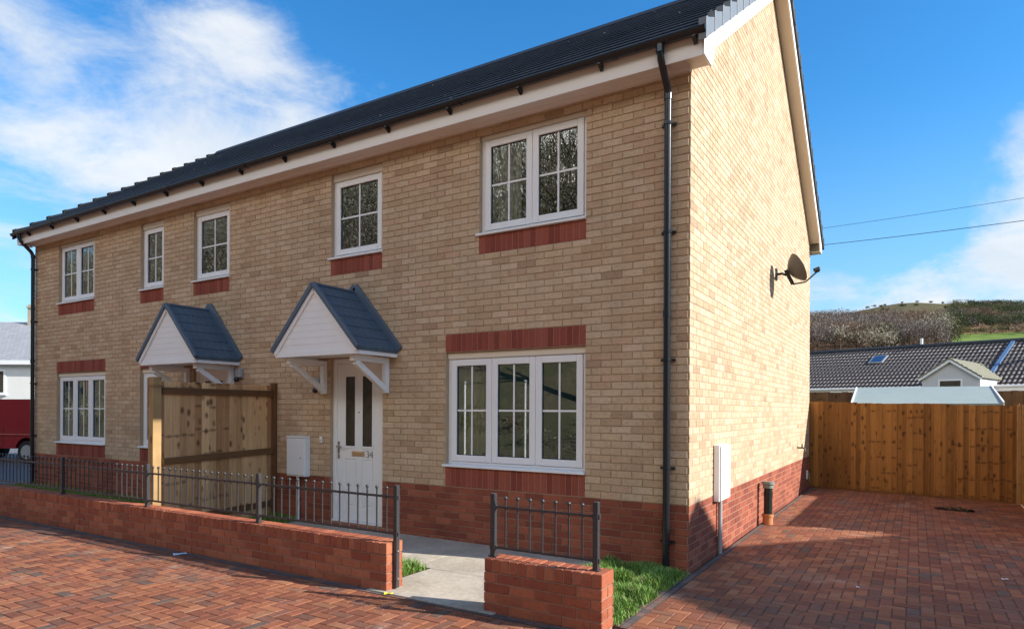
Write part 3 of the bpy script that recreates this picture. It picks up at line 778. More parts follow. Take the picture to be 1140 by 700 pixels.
# --- canopies
def canopy(cx):
    y0 = -.745; hw = .775; ez = 2.40; az = 3.225; bz = 2.335
    t = .045
    sl = Vector((hw, az-ez)).normalized(); nn = Vector((sl.y, sl.x))
    g = MB()
    for sg in (-1, 1):
        # two or three lapped courses per slope
        nrow = 6
        for k in range(nrow):
            f0, f1 = k/nrow, (k+1)/nrow+.02
            x_a, z_a = hw*(1-f0), ez+(az-ez)*f0; x_b, z_b = hw*(1-min(f1,1)), ez+(az-ez)*min(f1,1)
            lift = .012
            p0 = (cx+sg*(x_a+.012*nn.x), z_a+lift); p1 = (cx+sg*x_b, z_b+.002); p2 = (cx+sg*x_b, z_b-t); p3 = (cx+sg*x_a, z_a-t+.008)
            g.prism([p0,p1,p2,p3], y0-.01, -.03, 'y')
    roof = g.build('canopy_roof', M['slate_canopy'], house)
    e = MB()
    for sg in (-1, 1):
        e.bar((cx+sg*(hw+.012), y0-.012, ez-.004), (cx, y0-.012, az+.014), .05, .06, (0,0,1))
        e.bar((cx+sg*(hw+.03), -.022, ez+.01), (cx, -.022, az+.09), .04, .11, (0,0,1))
    e.tube([(cx,y0-.03,az+.012),(cx,-.03,az+.012)], .022, 8)
    e.build('flashing', M['canopy_edge'], roof, bevel=.008)
    p = MB(); inset = .05
    nb = 9
    zt = az-.085
    for k in range(nb):
        za = bz+.05+(zt-bz-.05)*k/nb; zb = bz+.05+(zt-bz-.05)*(k+1)/nb
        wa = (hw-.035)*(1-(za-bz)/(zt+.02-bz)); wb = (hw-.035)*(1-(zb-bz)/(zt+.02-bz))
        p.prism([(cx-wa,za),(cx+wa,za),(cx+wb,zb-.0015),(cx-wb,zb-.0015)], y0+.012, y0+.05, 'y')
    p.prism([(cx-hw+.06,bz+.03),(cx+hw-.06,bz+.03),(cx,zt)], y0+.022, y0+.06, 'y')
    p.build('pediment', M['timberwhite'], roof, bevel=.001)
    q = MB()
    q.box(cx-hw+.03, cx+hw-.03, y0+.004, y0+.04, bz-.02, bz+.05); q.box(cx-hw+.012, cx-hw+.045, y0+.041, -.004, bz-.02, bz+.055); q.box(cx+hw-.045, cx+hw-.012, y0+.041, -.004, bz-.02, bz+.055)
    q.box(cx-hw+.046, cx+hw-.046, y0+.041, -.004, bz+.02, bz+.03)
    for sg in (-1, 1): q.bar((cx+sg*(hw-.03), y0+.0, bz+.02), (cx, y0+.0, az-.055), .022, .055, (0,0,1))
    q.build('canopy_trim', M['timberwhite'], roof, bevel=.004)
    for sg in (-1, 1):
        b_ = MB(); bx = cx+sg*.585; w = .036
        b_.box(bx-w, bx+w, -.075, -.003, 1.85, bz-.021)
        b_.box(bx-w, bx+w, -.66, -.076, bz-.095, bz-.021)
        b_.bar((bx, -.60, bz-.10), (bx, -.06, 1.90), .066, .075, (0,0,1))
        b_.build('bracket', M['timberwhite'], roof, bevel=.005)
canopy(-4.625); canopy(-7.893)

# --- roof: lapped tile courses on both slopes
SL = .69; YE = -.30; ZE = 5.30; RX0, RX1 = HX-.20, .20
nc = 15
def tile_slope(front):
    g = MB()
    dy = (RY-YE)/nc
    for k in range(nc):
        y0 = YE+k*dy; y1 = y0+dy*1.12 if k < nc-1 else RY
        z0 = ZE+SL*(y0-YE); z1 = ZE+SL*(y1-YE)
        q = [(y0,z0+.014),(y0+.016,z0+.034),(y1,z1-.004),(y1,z1-.03),(y0+.02,z0-.006)]
        if not front: q = [(HY-a, b_) for a, b_ in q]
        g.prism(q, RX0+.03, RX1-.03, 'x')
    return g
roof = tile_slope(True).build('roof', M['tile'], house)
tile_slope(False).build('rear_slope', M['tile'], roof)
g = MB(); L = .45; x = RX0
while x < RX1-.01:
    x1 = min(x+L, RX1)
    g.prism([(RY-.15,RZ-.075),(RY-.06,RZ+.035),(RY,RZ+.06),(RY+.06,RZ+.035),(RY+.15,RZ-.075)], x+.004, x1, 'x'); x = x1
g.build('ridge_tiles', M['ridge'], roof)
def verge_cap(xa, xb, k, front):
    dy = (RY-YE)/nc; y0 = YE+k*dy-.02; y1 = YE+(k+1)*dy
    z0 = ZE+SL*(y0-YE)+.028; z1 = ZE+SL*(y1-YE)+.012
    q = [(y0,z0+.05),(y1,z1+.004),(y1,z1-.135),(y0,z0-.155)]
    if not front: q = [(HY-a, b_) for a, b_ in q]
    g = MB(); g.prism(q, xa, xb, 'x')
    l0, l1 = q[0], q[3]; sg = 1 if front else -1
    g.prism([(l0[0]-.006*sg,l0[1]+.004),(l0[0]+.045*sg,l0[1]+.033),(l1[0]+.045*sg,l1[1]+.028),(l1[0]-.006*sg,l1[1]-.004)], xa-.008, xb+.008, 'x'); return g
for k in range(nc):
    verge_cap(RX1-.028, RX1+.035, k, True).build('verge_cap', M['verge'], roof, bevel=.005)
    verge_cap(RX0-.035, RX0+.028, k, True).build('verge_cap', M['cap_dark'], roof, bevel=.005)
    verge_cap(RX1-.028, RX1+.035, k, False).build('verge_cap', M['ridge'], roof, bevel=.005)
# bargeboards with boxed ends, and the sloping soffit behind them
for xa, xb in ((RX1-.018, RX1+.004), (RX0-.004, RX0+.018)):
    g = MB(); zl = lambda y: 5.195+SL*y; zu = lambda y: 5.40+SL*y
    g.prism([(-.25,5.055),(.02,5.055),(.14,zl(.14)),(RY,zl(RY)),(RY,zu(RY)),(-.25,zu(-.25))], xa, xb, 'x')
    g.prism([(HY+.25,5.055),(HY-.02,5.055),(HY-.14,zl(.14)),(RY,zl(RY)),(RY,zu(RY)),(HY+.25,zu(-.25))], xa, xb, 'x')
    g.build('bargeboard', M['fascia'], house, bevel=.003)
for xa, xb in ((.002, RX1-.02), (RX0+.02, HX-.002)):
    g = MB(); zl = lambda y: 5.195+SL*y+.018
    g.prism([(.03,zl(.03)),(RY,zl(RY)),(HY-.03,zl(.03)),(HY-.03,zl(.03)+.02),(RY,zl(RY)+.02),(.03,zl(.03)+.02)], xa, xb, 'x')
    g.box(xa, xb, -.23, -.002, 5.062, 5.075); g.box(xa, xb, HY+.002, HY+.23, 5.062, 5.075)
    g.build('verge_soffit', M['cream'], house)
for ya, yb_ in ((-.25,-.232), (HY+.232,HY+.25)):
    g = MB(); g.box(RX0+.019, RX1-.019, ya, yb_, 5.05, 5.285); g.build('fascia', M['fascia'], house, bevel=.003)
g = MB(); g.box(HX, 0, -.231, -.001, 5.085, 5.10); g.box(HX, 0, -.05, -.001, 5.045, 5.084); g.build('soffit', M['fascia'], house)
# gutter
g = MB(); r0 = .056; gy, gz = -.315, 5.275; ns = 10
def gut(x0, x1, r0, r1):
    prof = [(gy+r0*math.cos(a), gz+r0*math.sin(a)) for a in [math.pi+math.pi*k/ns for k in range(ns+1)]]
    prof += [(gy+r1*math.cos(a), gz+r1*math.sin(a)) for a in [2*math.pi-math.pi*k/ns for k in range(ns+1)]]
    for i in range(len(prof)):
        a, b_ = prof[i], prof[(i+1) % len(prof)]
        g.quad((x0,*a),(x1,*a),(x1,*b_),(x0,*b_))
gut(RX0-.04, RX1+.03, r0, r0-.006)
x = RX1-.9
while x > RX0+.4:
    gut(x-.03, x+.03, r0+.006, r0-.002); x -= 1.96*1.0
for xx in (RX1+.03, RX0-.04): g.prism([(gy+r0*math.cos(a), gz+r0*math.sin(a)) for a in [math.pi+math.pi*k/ns for k in range(ns+1)]], xx-.006, xx+.006, 'x')
gutter = g.build('gutter', M['black'], house, smooth=True)
x = .12
while x > RX0+.2:
    q = MB(); q.prism([(-.251,5.225),(-.251,5.165),(-.262,5.165),(-.335,5.212),(-.335,5.225),(-.262,5.228)], x-.017, x+.017, 'x'); q.build('gutter_bracket', M['black'], gutter)
    x -= .98
# downpipes with swan necks
def downpipe(x, zb):
    g = MB(); r = .036
    g.tube([(x,gy,gz-.04),(x,gy,gz-.11),(x,gy+.03,gz-.18),(x,-.10,gz-.36),(x,-.065,gz-.43),(x,-.062,gz-.5),(x,-.062,zb)], r, 12)
    for z in (gz-.09, gz-.45, 2.62, .42): g.tube([(x, gy if z > gz-.2 else -.062, z-.035),(x, gy if z > gz-.2 else -.062, z+.035)], r+.006, 12)
    p = g.build('downpipe', M['black'], house, smooth=True)
    for z in (4.55, 3.45, 2.15, 1.05, .30):
        q = MB(); q.tube([(x,-.062,z-.014),(x,-.062,z+.014)], r+.009, 12); q.box(x-.075,x-.04,-.03,-.002,z-.012,z+.012); q.box(x+.04,x+.075,-.03,-.002,z-.012,z+.012); q.box(x-.06,x+.06,-.034,-.028,z-.012,z+.012)
        q.build('pipe_clip', M['black'], p)
downpipe(-.215, .015); downpipe(-13.945, .015)

# --- curtains (inside the windows)
def curtain(x0, x1, z0, z1, mt, label, waves=5):
    g = MB(); k = 28
    P = [(x0+(x1-x0)*i/k, .23+.022*math.sin(i/k*waves*6.283)) for i in range(k+1)]
    for (a, b_) in zip(P, P[1:]):
        g.quad((a[0],a[1],z0),(b_[0],b_[1],z0),(b_[0],b_[1],z1),(a[0],a[1],z1)); g.quad((a[0],a[1]+.004,z0),(a[0],a[1]+.004,z1),(b_[0],b_[1]+.004,z1),(b_[0],b_[1]+.004,z0))
    tag(g.build('curtain', mt, None, smooth=True, recalc=False), label, 'curtain', 'curtains behind the front windows')
curtain(-1.38,-1.17,3.72,4.98,M['curtain'],'pale curtain at the right side of the double upstairs window nearest the driveway',3)
curtain(-2.60,-2.12,3.72,4.98,M['curtain'],'grey curtain at the left side of the double upstairs window nearest the driveway',5)
curtain(-5.14,-4.72,3.72,4.98,M['curtain'],'pale curtain at the left of the single upstairs window above the right porch',4)
curtain(-8.39,-7.95,3.72,4.98,M['curtain_beige'],'beige curtain in the single upstairs window above the left porch',4)
curtain(-12.95,-12.35,3.72,4.98,M['curtain_beige'],'beige curtain in the double upstairs window at the far left end',5)
curtain(-3.1,-2.62,.98,2.38,M['curtain_beige'],'beige curtain at the left of the wide ground floor window nearest the driveway',5)

# ------------------------------------------------------------------ fittings on the house
d0 = thing('satellite_dish', 'dark grey satellite dish on the sunlit gable wall', 'satellite dish', (0, 4.78, 3.86))
# dish pointing towards the south-east sky; built in world coordinates then shifted
AZD = Vector((.80, .42, .45)).normalized()
cpos = Vector((.29, 4.50, 3.845))
sx = AZD.cross(Vector((0,0,1))).normalized(); sz = sx.cross(AZD).normalized()
org = Vector((0, 4.78, 3.86))
g = MB(); rings = 6; seg = 28
def dp(r, a, off): 
    return cpos - org + AZD*(.16*r*r - .05 + off) + sx*(.198*r*math.cos(a)) + sz*(.235*r*math.sin(a))
for off in (0., -.006):
    for k in range(rings):
        for j in range(seg):
            a0, a1 = 2*math.pi*j/seg, 2*math.pi*(j+1)/seg
            r_0, r_1 = k/rings, (k+1)/rings
            if k == 0: g.quad(dp(0,0,off), dp(r_1,a0,off), dp(r_1,a1,off))
            else: g.quad(dp(r_0,a0,off), dp(r_1,a0,off), dp(r_1,a1,off), dp(r_0,a1,off))
for j in range(seg):
    a0, a1 = 2*math.pi*j/seg, 2*math.pi*(j+1)/seg
    g.quad(dp(1,a0,0), dp(1,a1,0), dp(1,a1,-.006), dp(1,a0,-.006))
g.build('reflector', M['dish'], d0, smooth=True)
g = MB(); bk = cpos - org - AZD*.09
g.box(.0, .02, -.06, .06, -.09, .09); g.tube([(.02,0,0),(.10,-.02,.0),tuple(bk+Vector((-.02,0,-.03)))], .02, 8); g.bar(bk+sz*-.2, bk+sz*.05, .05, .04, AZD); g.build('wall_bracket', M['blackrub'], d0)
g = MB(); lo = cpos - org - sz*.245 + AZD*.10; tip = lo + AZD*.25 + sz*.06
g.tube([tuple(bk - sz*.2), tuple(lo-sz*.01), tuple(tip)], .012, 8); g.build('feed_arm', M['blackrub'], d0)
g = MB(); g.tube([tuple(tip-AZD*.05+sz*.03), tuple(tip+AZD*.03+sz*.03)], [.035,.028], 10); g.ball(tuple(tip+sz*.01), .035, 8, 6); g.build('receiver', M['blackrub'], d0)

# utility boxes
mb = thing('meter_box', 'white utility meter box on a thin pipe beside the front door', 'meter box', (-5.715,0,.66), group='white meter boxes on the house')
g = MB(); g.box(-.195,.195,-.098,-.002,0,.555); g.prism([(-.20,-.112),(.20,-.112),(.20,-.002),(-.20,-.002)], .556, .582, 'z'); g.build('box_body', M['white'], mb, bevel=.006)
g = MB(); g.box(-.18,.18,-.112,-.10,.02,.54); g.build('box_door', M['white'], mb, bevel=.004)
g = MB(); g.tube([(.12,-.12,.27),(.12,-.111,.27)], .011, 8); g.build('lock', M['grey_plastic'], mb)
g = MB(); g.tube([(-.02,-.04,-.65),(-.02,-.04,-.002)], .026, 10); g.build('service_pipe', M['white'], mb, smooth=True)
mb = thing('meter_box', 'white utility meter box on a thin pipe on the sunlit gable wall', 'meter box', (0,1.15,.61), group='white meter boxes on the house')
g = MB(); g.box(.002,.07,-.225,.225,0,.64); g.build('box_body', M['white'], mb, bevel=.01)
g = MB(); g.box(.072,.088,-.21,.21,.015,.625); g.build('box_door', M['white'], mb, bevel=.004)
g = MB(); g.tube([(.036,-.05,-.62),(.036,-.05,-.002)], .024, 10); g.build('service_pipe', M['grey_plastic'], mb, smooth=True)
# drain vent pipe
vp = thing('vent_pipe', 'short dark capped drain pipe standing in an orange collar against the gable', 'drain pipe', (.13,3.46,0)); vp.rotation_euler[0] = R(-3)
g = MB(); g.tube([(0,0,.13),(0,0,.54)], .058, 18); g.tube([(0,0,.40),(0,0,.46)], .062, 18); g.build('pipe', M['pipegreen'], vp, smooth=True)
g = MB(); g.tube([(0,0,.0),(0,0,.15)], .070, 18); g.tube([(0,0,.11),(0,0,.15)], .078, 18); g.build('collar', M['orange'], vp, smooth=True)
g = MB(); g.tube([(0,0,.52),(0,0,.60)], .072, 18); g.tube([(0,0,.575),(0,0,.615)], .086, 18); g.build('cap', M['capgreen'], vp, smooth=True)
# outside tap
tp = thing('outside_tap', 'small tarnished outdoor tap on the gable wall', 'tap', (0,7.2,.93))
g = MB(); g.tube([(0,0,0),(.10,0,0),(.13,0,-.03),(.13,0,-.10)], .016, 8); g.tube([(.08,0,0),(.08,0,.06)], .012, 8); g.build('tap_body', M['bronze'], tp, smooth=True)
g = MB(); g.bar((.08,-.05,.065),(.08,.05,.065), .018, .014); g.build('tap_handle', M['bronze'], tp)
g = MB(); g.box(.003,.03,8.36,8.42,.22,.40); g.box(.031,.036,8.37,8.41,.24,.38); tag(g.build('air_vent', M['white'], None, bevel=.004), 'small white vent cover low at the far end of the gable plinth', 'vent')
# lights
for cx_, cz_, lab in ((-5.33, 1.93, 'small grey security lamp with a black sensor beside the right porch bracket'), (-7.10, 2.12, 'grey box lamp beside the left porch bracket above the timber fence')):
    lt = thing('wall_lamp', lab, 'wall lamp', (cx_, 0, cz_), group='lamps beside the porches')
    g = MB(); g.box(-.06,.06,-.07,-.002,0,.14); g.build('lamp_housing', M['grey_plastic'], lt, bevel=.01)
    g = MB(); g.ball((0,-.085,-.03), .042, 12, 8); g.build('sensor', M['black'], lt, smooth=True)
db = thing('doorbell', 'small white doorbell button between the meter box and the front door', 'doorbell', (-5.29,0,1.2))
g = MB(); g.box(-.022,.022,-.022,-.002,-.045,.045); g.build('bell_plate', M['white'], db, bevel=.006)
g = MB(); g.tube([(0,-.027,-.01),(0,-.022,-.01)], .012, 10); g.build('bell_button', M['grey_plastic'], db)

# ------------------------------------------------------------------ garden walls and railings
WY0, WY1 = -2.155, -1.94
def garden_wall(x0, x1, label):
    w = thing('garden_wall', label, 'wall', ((x0+x1)/2, -2.05, 0), group='low red brick garden walls')
    c = (x0+x1)/2
    a, b_, y0, y1 = x0-c, x1-c, WY0+2.05, WY1+2.05
    g = MB(); t = .007; g.box(a+t, b_-t, y0+t, y1-t, -.04, .326); g.cur = 1
    H = .0815; kw = dict(H=H, depth=t, j=.010)
    lay(g, a, b_, 0, .326, lambda u, v, d: (u, y0+d, v), seed=int(x0*-10)+1, **kw); lay(g, a, b_, 0, .326, lambda u, v, d: (u, y1-d, v), seed=int(x0*-10)+2, **kw)
    for xe, sg in ((b_, 1), (a, -1)): lay(g, y0+t+.002, y1-t-.002, 0, .326, lambda u, v, d: (xe-sg*d, u, v), L=.2, bond=.5, seed=int(x0*-10)+3, **kw)
    g.build('wall_body', [M['mortar_red'], M['wall_unit']], w, recalc=False)
    g = MB(); g.box(a+.006, b_-.006, y0+.006, y1-.006, .3265, .428); g.cur = 1
    k = round((b_-a)/.0785); st = (b_-a)/k; r = random.Random(int(x0*-10))
    for q in range(k):
        e = r.uniform(-.0015,.0015); g.box(a+q*st+.0045, a+(q+1)*st-.0045 if q < k-1 else b_, y0-.001+e, y1+.001+e, .331, .434+r.uniform(-.001,.001))
    g.build('coping', [M['mortar_red'], M['wall_unit']], w, bevel=.004, seg=1)
    return w
garden_wall(-15.2, -2.085, 'long low red brick garden wall left of the path gap carrying most of the railings')
garden_wall(-1.035, .0, 'short low red brick garden wall between the path gap and the driveway')
def railing(xs, label, end_ground=None):
    yr = -2.05
    r = thing('railing', label, 'railing', (xs[0], yr, .434), group='black iron railings on the garden walls')
    X = lambda x: x-xs[0]
    for i, x in enumerate(xs):
        g = MB(); zb = 0.0
        if end_ground is not None and i == end_ground: zb = -.41
        g.box(X(x)-.021, X(x)+.021, -.021, .021, zb, .515); p = g.build('post', M['iron'], r, bevel=.003)
        q = MB()
        if zb < 0:
            for z in (-.08, -.33): q.ball((X(x)+.022,0,z), .012, 8, 6)
            q.build('bolt', M['silver'], p)
        else:
            q.box(X(x)-.035, X(x)+.035, -.03, .03, .0, .008); q.build('base_plate', M['iron'], p)
    g = MB()
    lo, hi = min(xs), max(xs)
    for z in (.075, .405): g.box(X(lo), X(hi), -.004, .004, z-.011, z+.011)
    for x in xs:
        for z in (.075, .405): g.box(X(x)-.032, X(x)+.032, -.012, .012, z-.018, z+.018)
    g.build('rail', M['iron'], r, bevel=.002)
    for a, b_ in zip(xs, xs[1:]):
        k = max(1, round(abs(b_-a)/.117)-1); st = (b_-a)/(k+1)
        for j in range(k):
            x = X(a+st*(j+1)); g = MB()
            g.tube([(x,0,.064),(x,0,.475)], .0078, 8); g.ball((x,0,.483), .0165, 10, 8); g.build('baluster', M['iron'], r, smooth=True)
railing([-2.063, -3.98, -6.08, -8.18, -10.28, -12.38], 'long run of black iron railings with ball tops on the longer garden wall', 0)
railing([-1.012, -.095], 'short panel of black iron railings on the wall piece by the driveway')

# ------------------------------------------------------------------ timber divider between the two front doors
dv = thing('divider_fence', 'tall pale timber fence panel dividing the two front doors', 'fence', (-6.29, 0, 0))
g = MB(); k = 16; r = random.Random(5)
for i in range(k):
    y0 = -1.76+i*.1055
    g.box(-.02+r.uniform(-.004,.004), .0, y0+.002, y0+.107, .05, 1.985+r.uniform(-.006,.004))
g.build('boards', M['fence_pale'], dv, bevel=.003)
for z in (1.86, .98, .2):
    g = MB(); g.bar((.018,-1.76,z-.03*(z<1.5)),(.018,-.06,z+.03*(z<1.5)), .034, .085); g.build('fence_rail', M['fence_rail'], dv, bevel=.004)
g = MB(); g.box(-.06,.05,-.055,-.004,0,2.02); g.build('fence_post', M['fence_rail'], dv, bevel=.004)
g = MB(); g.box(-.05,.06,-1.90,-1.79,0,2.03); g.build('fence_post', M['fence_post'], dv, bevel=.004)

# ------------------------------------------------------------------ rear fence, side fence
A = Vector((.0, 8.86, 0)); B = Vector((3.53, 8.15, 0)); ln = (B-A).length; an = math.atan2(B.y-A.y, B.x-A.x)
rf = thing('rear_fence', 'brown treated timber board fence across the end of the driveway', 'fence', A, an)
g = MB(); r = random.Random(9); x = .02; i = 0
while x < ln-.02:
    top = 1.845-.085*x/ln + r.uniform(-.006,.006) - (.012 if int(x/.86) % 2 else 0)
    w = .092
    g.prism([(x, -.006+r.uniform(-.003,.003)),(x+w+.008, -.012+r.uniform(-.003,.003)),(x+w+.008,.006),(x,.012)], .03, top, 'z'); x += w
g.build('boards', M['fence'], rf)
g = MB(); g.box(.02, ln-.02, -.02, .012, -.03, .028); g.build('gravel_board', M['fence_rail'], rf)
for z in (.35, 1.0, 1.6):
    g = MB(); g.box(0, ln, .02, .06, z-.04, z+.04); g.build('fence_rail', M['fence_rail'], rf)
for x in (.03, 1.77, ln-.05):
    g = MB(); g.box(x-.04, x+.04, .061, .14, -.05, 1.80); g.build('fence_post', M['fence_rail'], rf)
sf = thing('side_fence', 'treated timber board fence along the right side of the driveway', 'fence', (3.56, 8.13, 0))
g = MB(); y = 0.; r = random.Random(11); MF = wood_mat('treated_fence_boards_side', (.24,.12,.04), (.40,.23,.085), .115, axis='y', base_dark=.5)
while y > -4.4:
    top = 1.775 + r.uniform(-.005,.005)
    if y < -3.68: top = 1.775 - (-3.68-y)*2.9
    top = max(top, .45)
    g.box(-.008, .010, y-.117, y, .02, top); y -= .115
g.build('boards', MF, sf)
g = MB(); g.box(.011,.05,-4.2,0,.3,.38); g.build('fence_rail', M['fence_rail'], sf)
for y in (-.05, -1.85, -3.66):
    g = MB(); g.box(-.07, -.009, y-.04, y+.04, 0, 1.76); g.build('fence_post', M['fence_post'], sf, bevel=.004)

# ------------------------------------------------------------------ small litter
db = MB(); r = random.Random(21)
for k in range(140):
    a = r.uniform(0, 6.28); q = math.sqrt(r.random()); c = Vector((q*.30*math.cos(a), q*.13*math.sin(a), .012+.03*(1-q)*r.random()))
    s = r.uniform(.012,.04); u = Vector((r.uniform(-1,1), r.uniform(-1,1), r.uniform(-.4,.4))).normalized()*s; v = u.cross(Vector((r.uniform(-.5,.5), r.uniform(-.5,.5), 1))).normalized()*s*.6
    db.quad(c-u-v, c+u-v, c+u+v, c-u+v)
pz = at(1062, 561, 10.95)
tag(db.build('leaf_pile', M['soil'], None, loc=(pz.x, pz.y, 0), rotz=R(-10)), 'small heap of dark dead leaves on the driveway by the rear fence', 'leaf pile')
def litter(u, v, nm, lab, cat, mt, s):
    t = (1.63-.012)/((v-CY-.0047*(u-570))/F); p = at(u, v, t); g = MB()
    g.quad((-s,-s*.5,0),(s*.3,-s*.55,.010),(s,-s*.2,.002),(s*.8,s*.5,.012),(-s*.2,s*.6,.004)); g.quad((-s,-s*.5,0),(-s*.2,s*.6,.004),(-s*1.1,s*.3,.016))
    tag(g.build(nm, mt, None, loc=(p.x, p.y, .006), rotz=rnd.uniform(0,3)), lab, cat)
litter(201, 616, 'scrap_paper', 'crumpled white scrap of paper on the paving at the foot of the long wall', 'litter', M['paper'], .07)
litter(433, 660, 'fallen_leaf', 'bright yellow leaf by the foot of the railing post at the path gap', 'leaf', M['yellow'], .04)
litter(955, 653, 'fallen_leaf', 'pale dry leaf in the middle of the shaded driveway', 'leaf', M['paper'], .022)
litter(1119, 644, 'fallen_leaf', 'pale dry leaf near the right edge of the shaded driveway', 'leaf', M['cream'], .03)

# ------------------------------------------------------------------ background right: shed, second fence, bungalow
DR = Vector((-.956,.292,0)); RNG = math.atan2(-.292,.956)        # bungalow local x runs to the right (towards the camera)
NL = Vector((.292,.956,0))
def local(name, label, cat, o, rot): return thing(name, label, cat, o, rot)
# shed behind the fence
p0 = at(949,446,13.9); p1 = at(1116,449.5,12.6)
an = math.atan2(p1.y-p0.y, p1.x-p0.x); Ls = ((p1-p0).xy).length
sh = thing('garden_shed', 'garden shed with a pale grey felt roof just behind the rear fence', 'shed', (p0.x, p0.y, 0), an)
z0, z1, dpt = 1.80, 2.17, 1.9
g = MB(); g.prism([(-.08,z0-.03),(dpt,z1),(dpt,z1+.035),(-.08,z0+.005)], 0, Ls, 'x'); shr = g.build('shed_roof', M['felt'], sh)
g = MB(); g.box(-.03,.0,-.10,dpt+.02,z0-.06,z0+.03) ; 
g = MB(); pass
for tx in (-.014, Ls+.014):
    g = MB(); g.bar((tx,-.09,z0),(tx,dpt+.01,z1+.02), .026, .07); g.build('roof_trim', M['timberwhite'], shr)
g = MB(); g.prism([(.04,0),(dpt-.05,0),(dpt-.05,z1-.01),(.04,z0-.02)], .06, Ls-.06, 'x'); g.build('shed_wall', M['fence_old'], sh)
# second fence further back
p0 = at(860,437,17.5); p1 = at(1300,433.5,15.2); an = math.atan2(p1.y-p0.y, p1.x-p0.x); L2 = ((p1-p0).xy).length
bf = thing('back_garden_fence', 'dark brown board fence behind the shed', 'fence', (p0.x,p0.y,0), an)
g = MB(); x = 0
while x < L2: g.box(x, x+.145, 0, .02, 0, p0.z+(p1.z-p0.z)*x/L2+r.uniform(-.01,.01)); x += .14
g.build('boards', M['fence_old'], bf)
for x in np.arange(.5, L2, 1.8):
    g = MB(); g.box(x-.05, x+.05, -.09, -.002, 0, 2.2); g.build('fence_post', M['concrete'], bf)
# bungalow terrace
E0 = at(1000, 429.5, 27.0); zE = E0.z
bg_ = thing('bungalow', 'long low bungalow with brown weathered tiles and a white gabled porch beyond the fences', 'bungalow', (E0.x, E0.y, 0), RNG)
def todir(u, v, zz=None):
    pass
XL, XR, RUN = -16., 26., 3.9
PR_ = at(1000, 387.5, 31.0); 
Minv = Matrix.Rotation(-RNG, 4, 'Z')
def loc_(p): return Minv @ (Vector((p.x, p.y, p.z)) - Vector((E0.x, E0.y, 0)))
def hit_roof(u, v):                              # image point on the tiled slope, local coordinates
    a = loc_(at(u, v, 20)); b_ = loc_(at(u, v, 40)); dd = b_-a
    # plane z = zE + s*y
    s = (zR-zE)/RUN; t = (zE + s*a.y - a.z)/(dd.z - s*dd.y); return a+dd*t
def hit_y(u, v, y):
    a = loc_(at(u, v, 20)); b_ = loc_(at(u, v, 40)); dd = b_-a; t = (y-a.y)/dd.y; return a+dd*t
q = hit_y(951, 390.5, RUN); zR = q.z
rise = zR-zE
g = MB(); ncb = 12
for k in range(ncb):
    y0 = -.3+(RUN+.3)*k/ncb; y1 = -.3+(RUN+.3)*(k+1.15)/ncb
    if k == ncb-1: y1 = RUN
    s = rise/RUN
    g.prism([(y0, zE+s*y0+.03),(y1, zE+s*y1),(y1, zE+s*y1-.04),(y0, zE+s*y0-.02)], XL, XR, 'x')
g.prism([(RUN,zR+.02),(2*RUN+.3,zE-.2),(2*RUN+.3,zE-.24),(RUN,zR-.04)], XL, XR, 'x')
rb = g.build('roof', M['pantile'], bg_)
g = MB(); x = XL
while x < XR: g.tube([(x+.01,RUN,zR+.01),(x+.44,RUN,zR+.01)], .11, 8); x += .45
g.build('ridge_tiles', M['ridge'], rb)
g = MB(); g.box(XL+.1, XR-.1, .02, 2*RUN-.02, 0, zE-.05); g.build('wall', M['render'], bg_)
g = MB(); g.box(XL, XR, -.34, -.30, zE-.28, zE-.09); g.tube([(XL,-.37,zE-.10),(XR,-.37,zE-.10)], .05, 8); g.build('gutter', M['fascia'], bg_)
# skylight
a = hit_roof(978, 401); s = rise/RUN; tl = math.atan(s)
SK = Matrix.Translation(a) @ Matrix.Rotation(tl, 4, 'X')
g = MB(); g.box(-.30,.30,-.42,.42,.03,.075,SK); g.build('skylight_frame', M['grey_plastic'], rb)
g = MB(); g.box(-.24,.24,-.36,.36,.0755,.085,SK); g.build('skylight_pane', plain('blue_glass', (.025,.06,.14), .15), rb)
# lead strip where the next roof begins, sky reflection put into its blue
a = hit_roof(1128, 381.5); b_ = hit_roof(1104, 416)
g = MB(); g.bar(a+Vector((0,0,.05)), b_+Vector((0,0,.05)), .13, .08, (0,-s,1)); g.build('party_flashing', M['sky_lead'], rb)
# flue
a = hit_y(1026, 386, RUN+.05); g = MB(); g.tube([(a.x,a.y,zR-.1),(a.x,a.y,zR+.38)], .06, 8); g.build('flue', M['white'], rb)
# porch gable, standing forward of the eaves
YP = -2.3
pa = hit_y(1057.7, 398.6, YP); pl_ = hit_y(1022, 421, YP); pr_ = hit_y(1094.6, 419.5, YP)
g = MB(); zc = (pl_.z+pr_.z)/2; xa, xb, xm, zt = pl_.x+.12, pr_.x-.10, pa.x, pa.z
g.prism([(xa,0),(xb,0),(xb,zc),(xm,zt-.10),(xa,zc)], YP+.05, 1.2, 'y'); pw = g.build('porch_wall', M['rendergrey'], bg_)
wa = hit_y(1046, 424, YP); wb = hit_y(1069, 433, YP)
g = MB(); g.box(wa.x,wb.x,YP+.03,YP+.045,wb.z-.2,wa.z); g.build('porch_window', M['obscure'], pw)
g = MB(); g.box(wa.x-.06,wb.x+.06,YP+.035,YP+.048,wa.z,wa.z+.06); g.box(wa.x-.06,wa.x,YP+.035,YP+.048,wb.z-.2,wa.z); g.box(wb.x,wb.x+.06,YP+.035,YP+.048,wb.z-.2,wa.z); g.build('window_frame', M['white'], pw)
yb = (zt-zE)/s
g = MB()
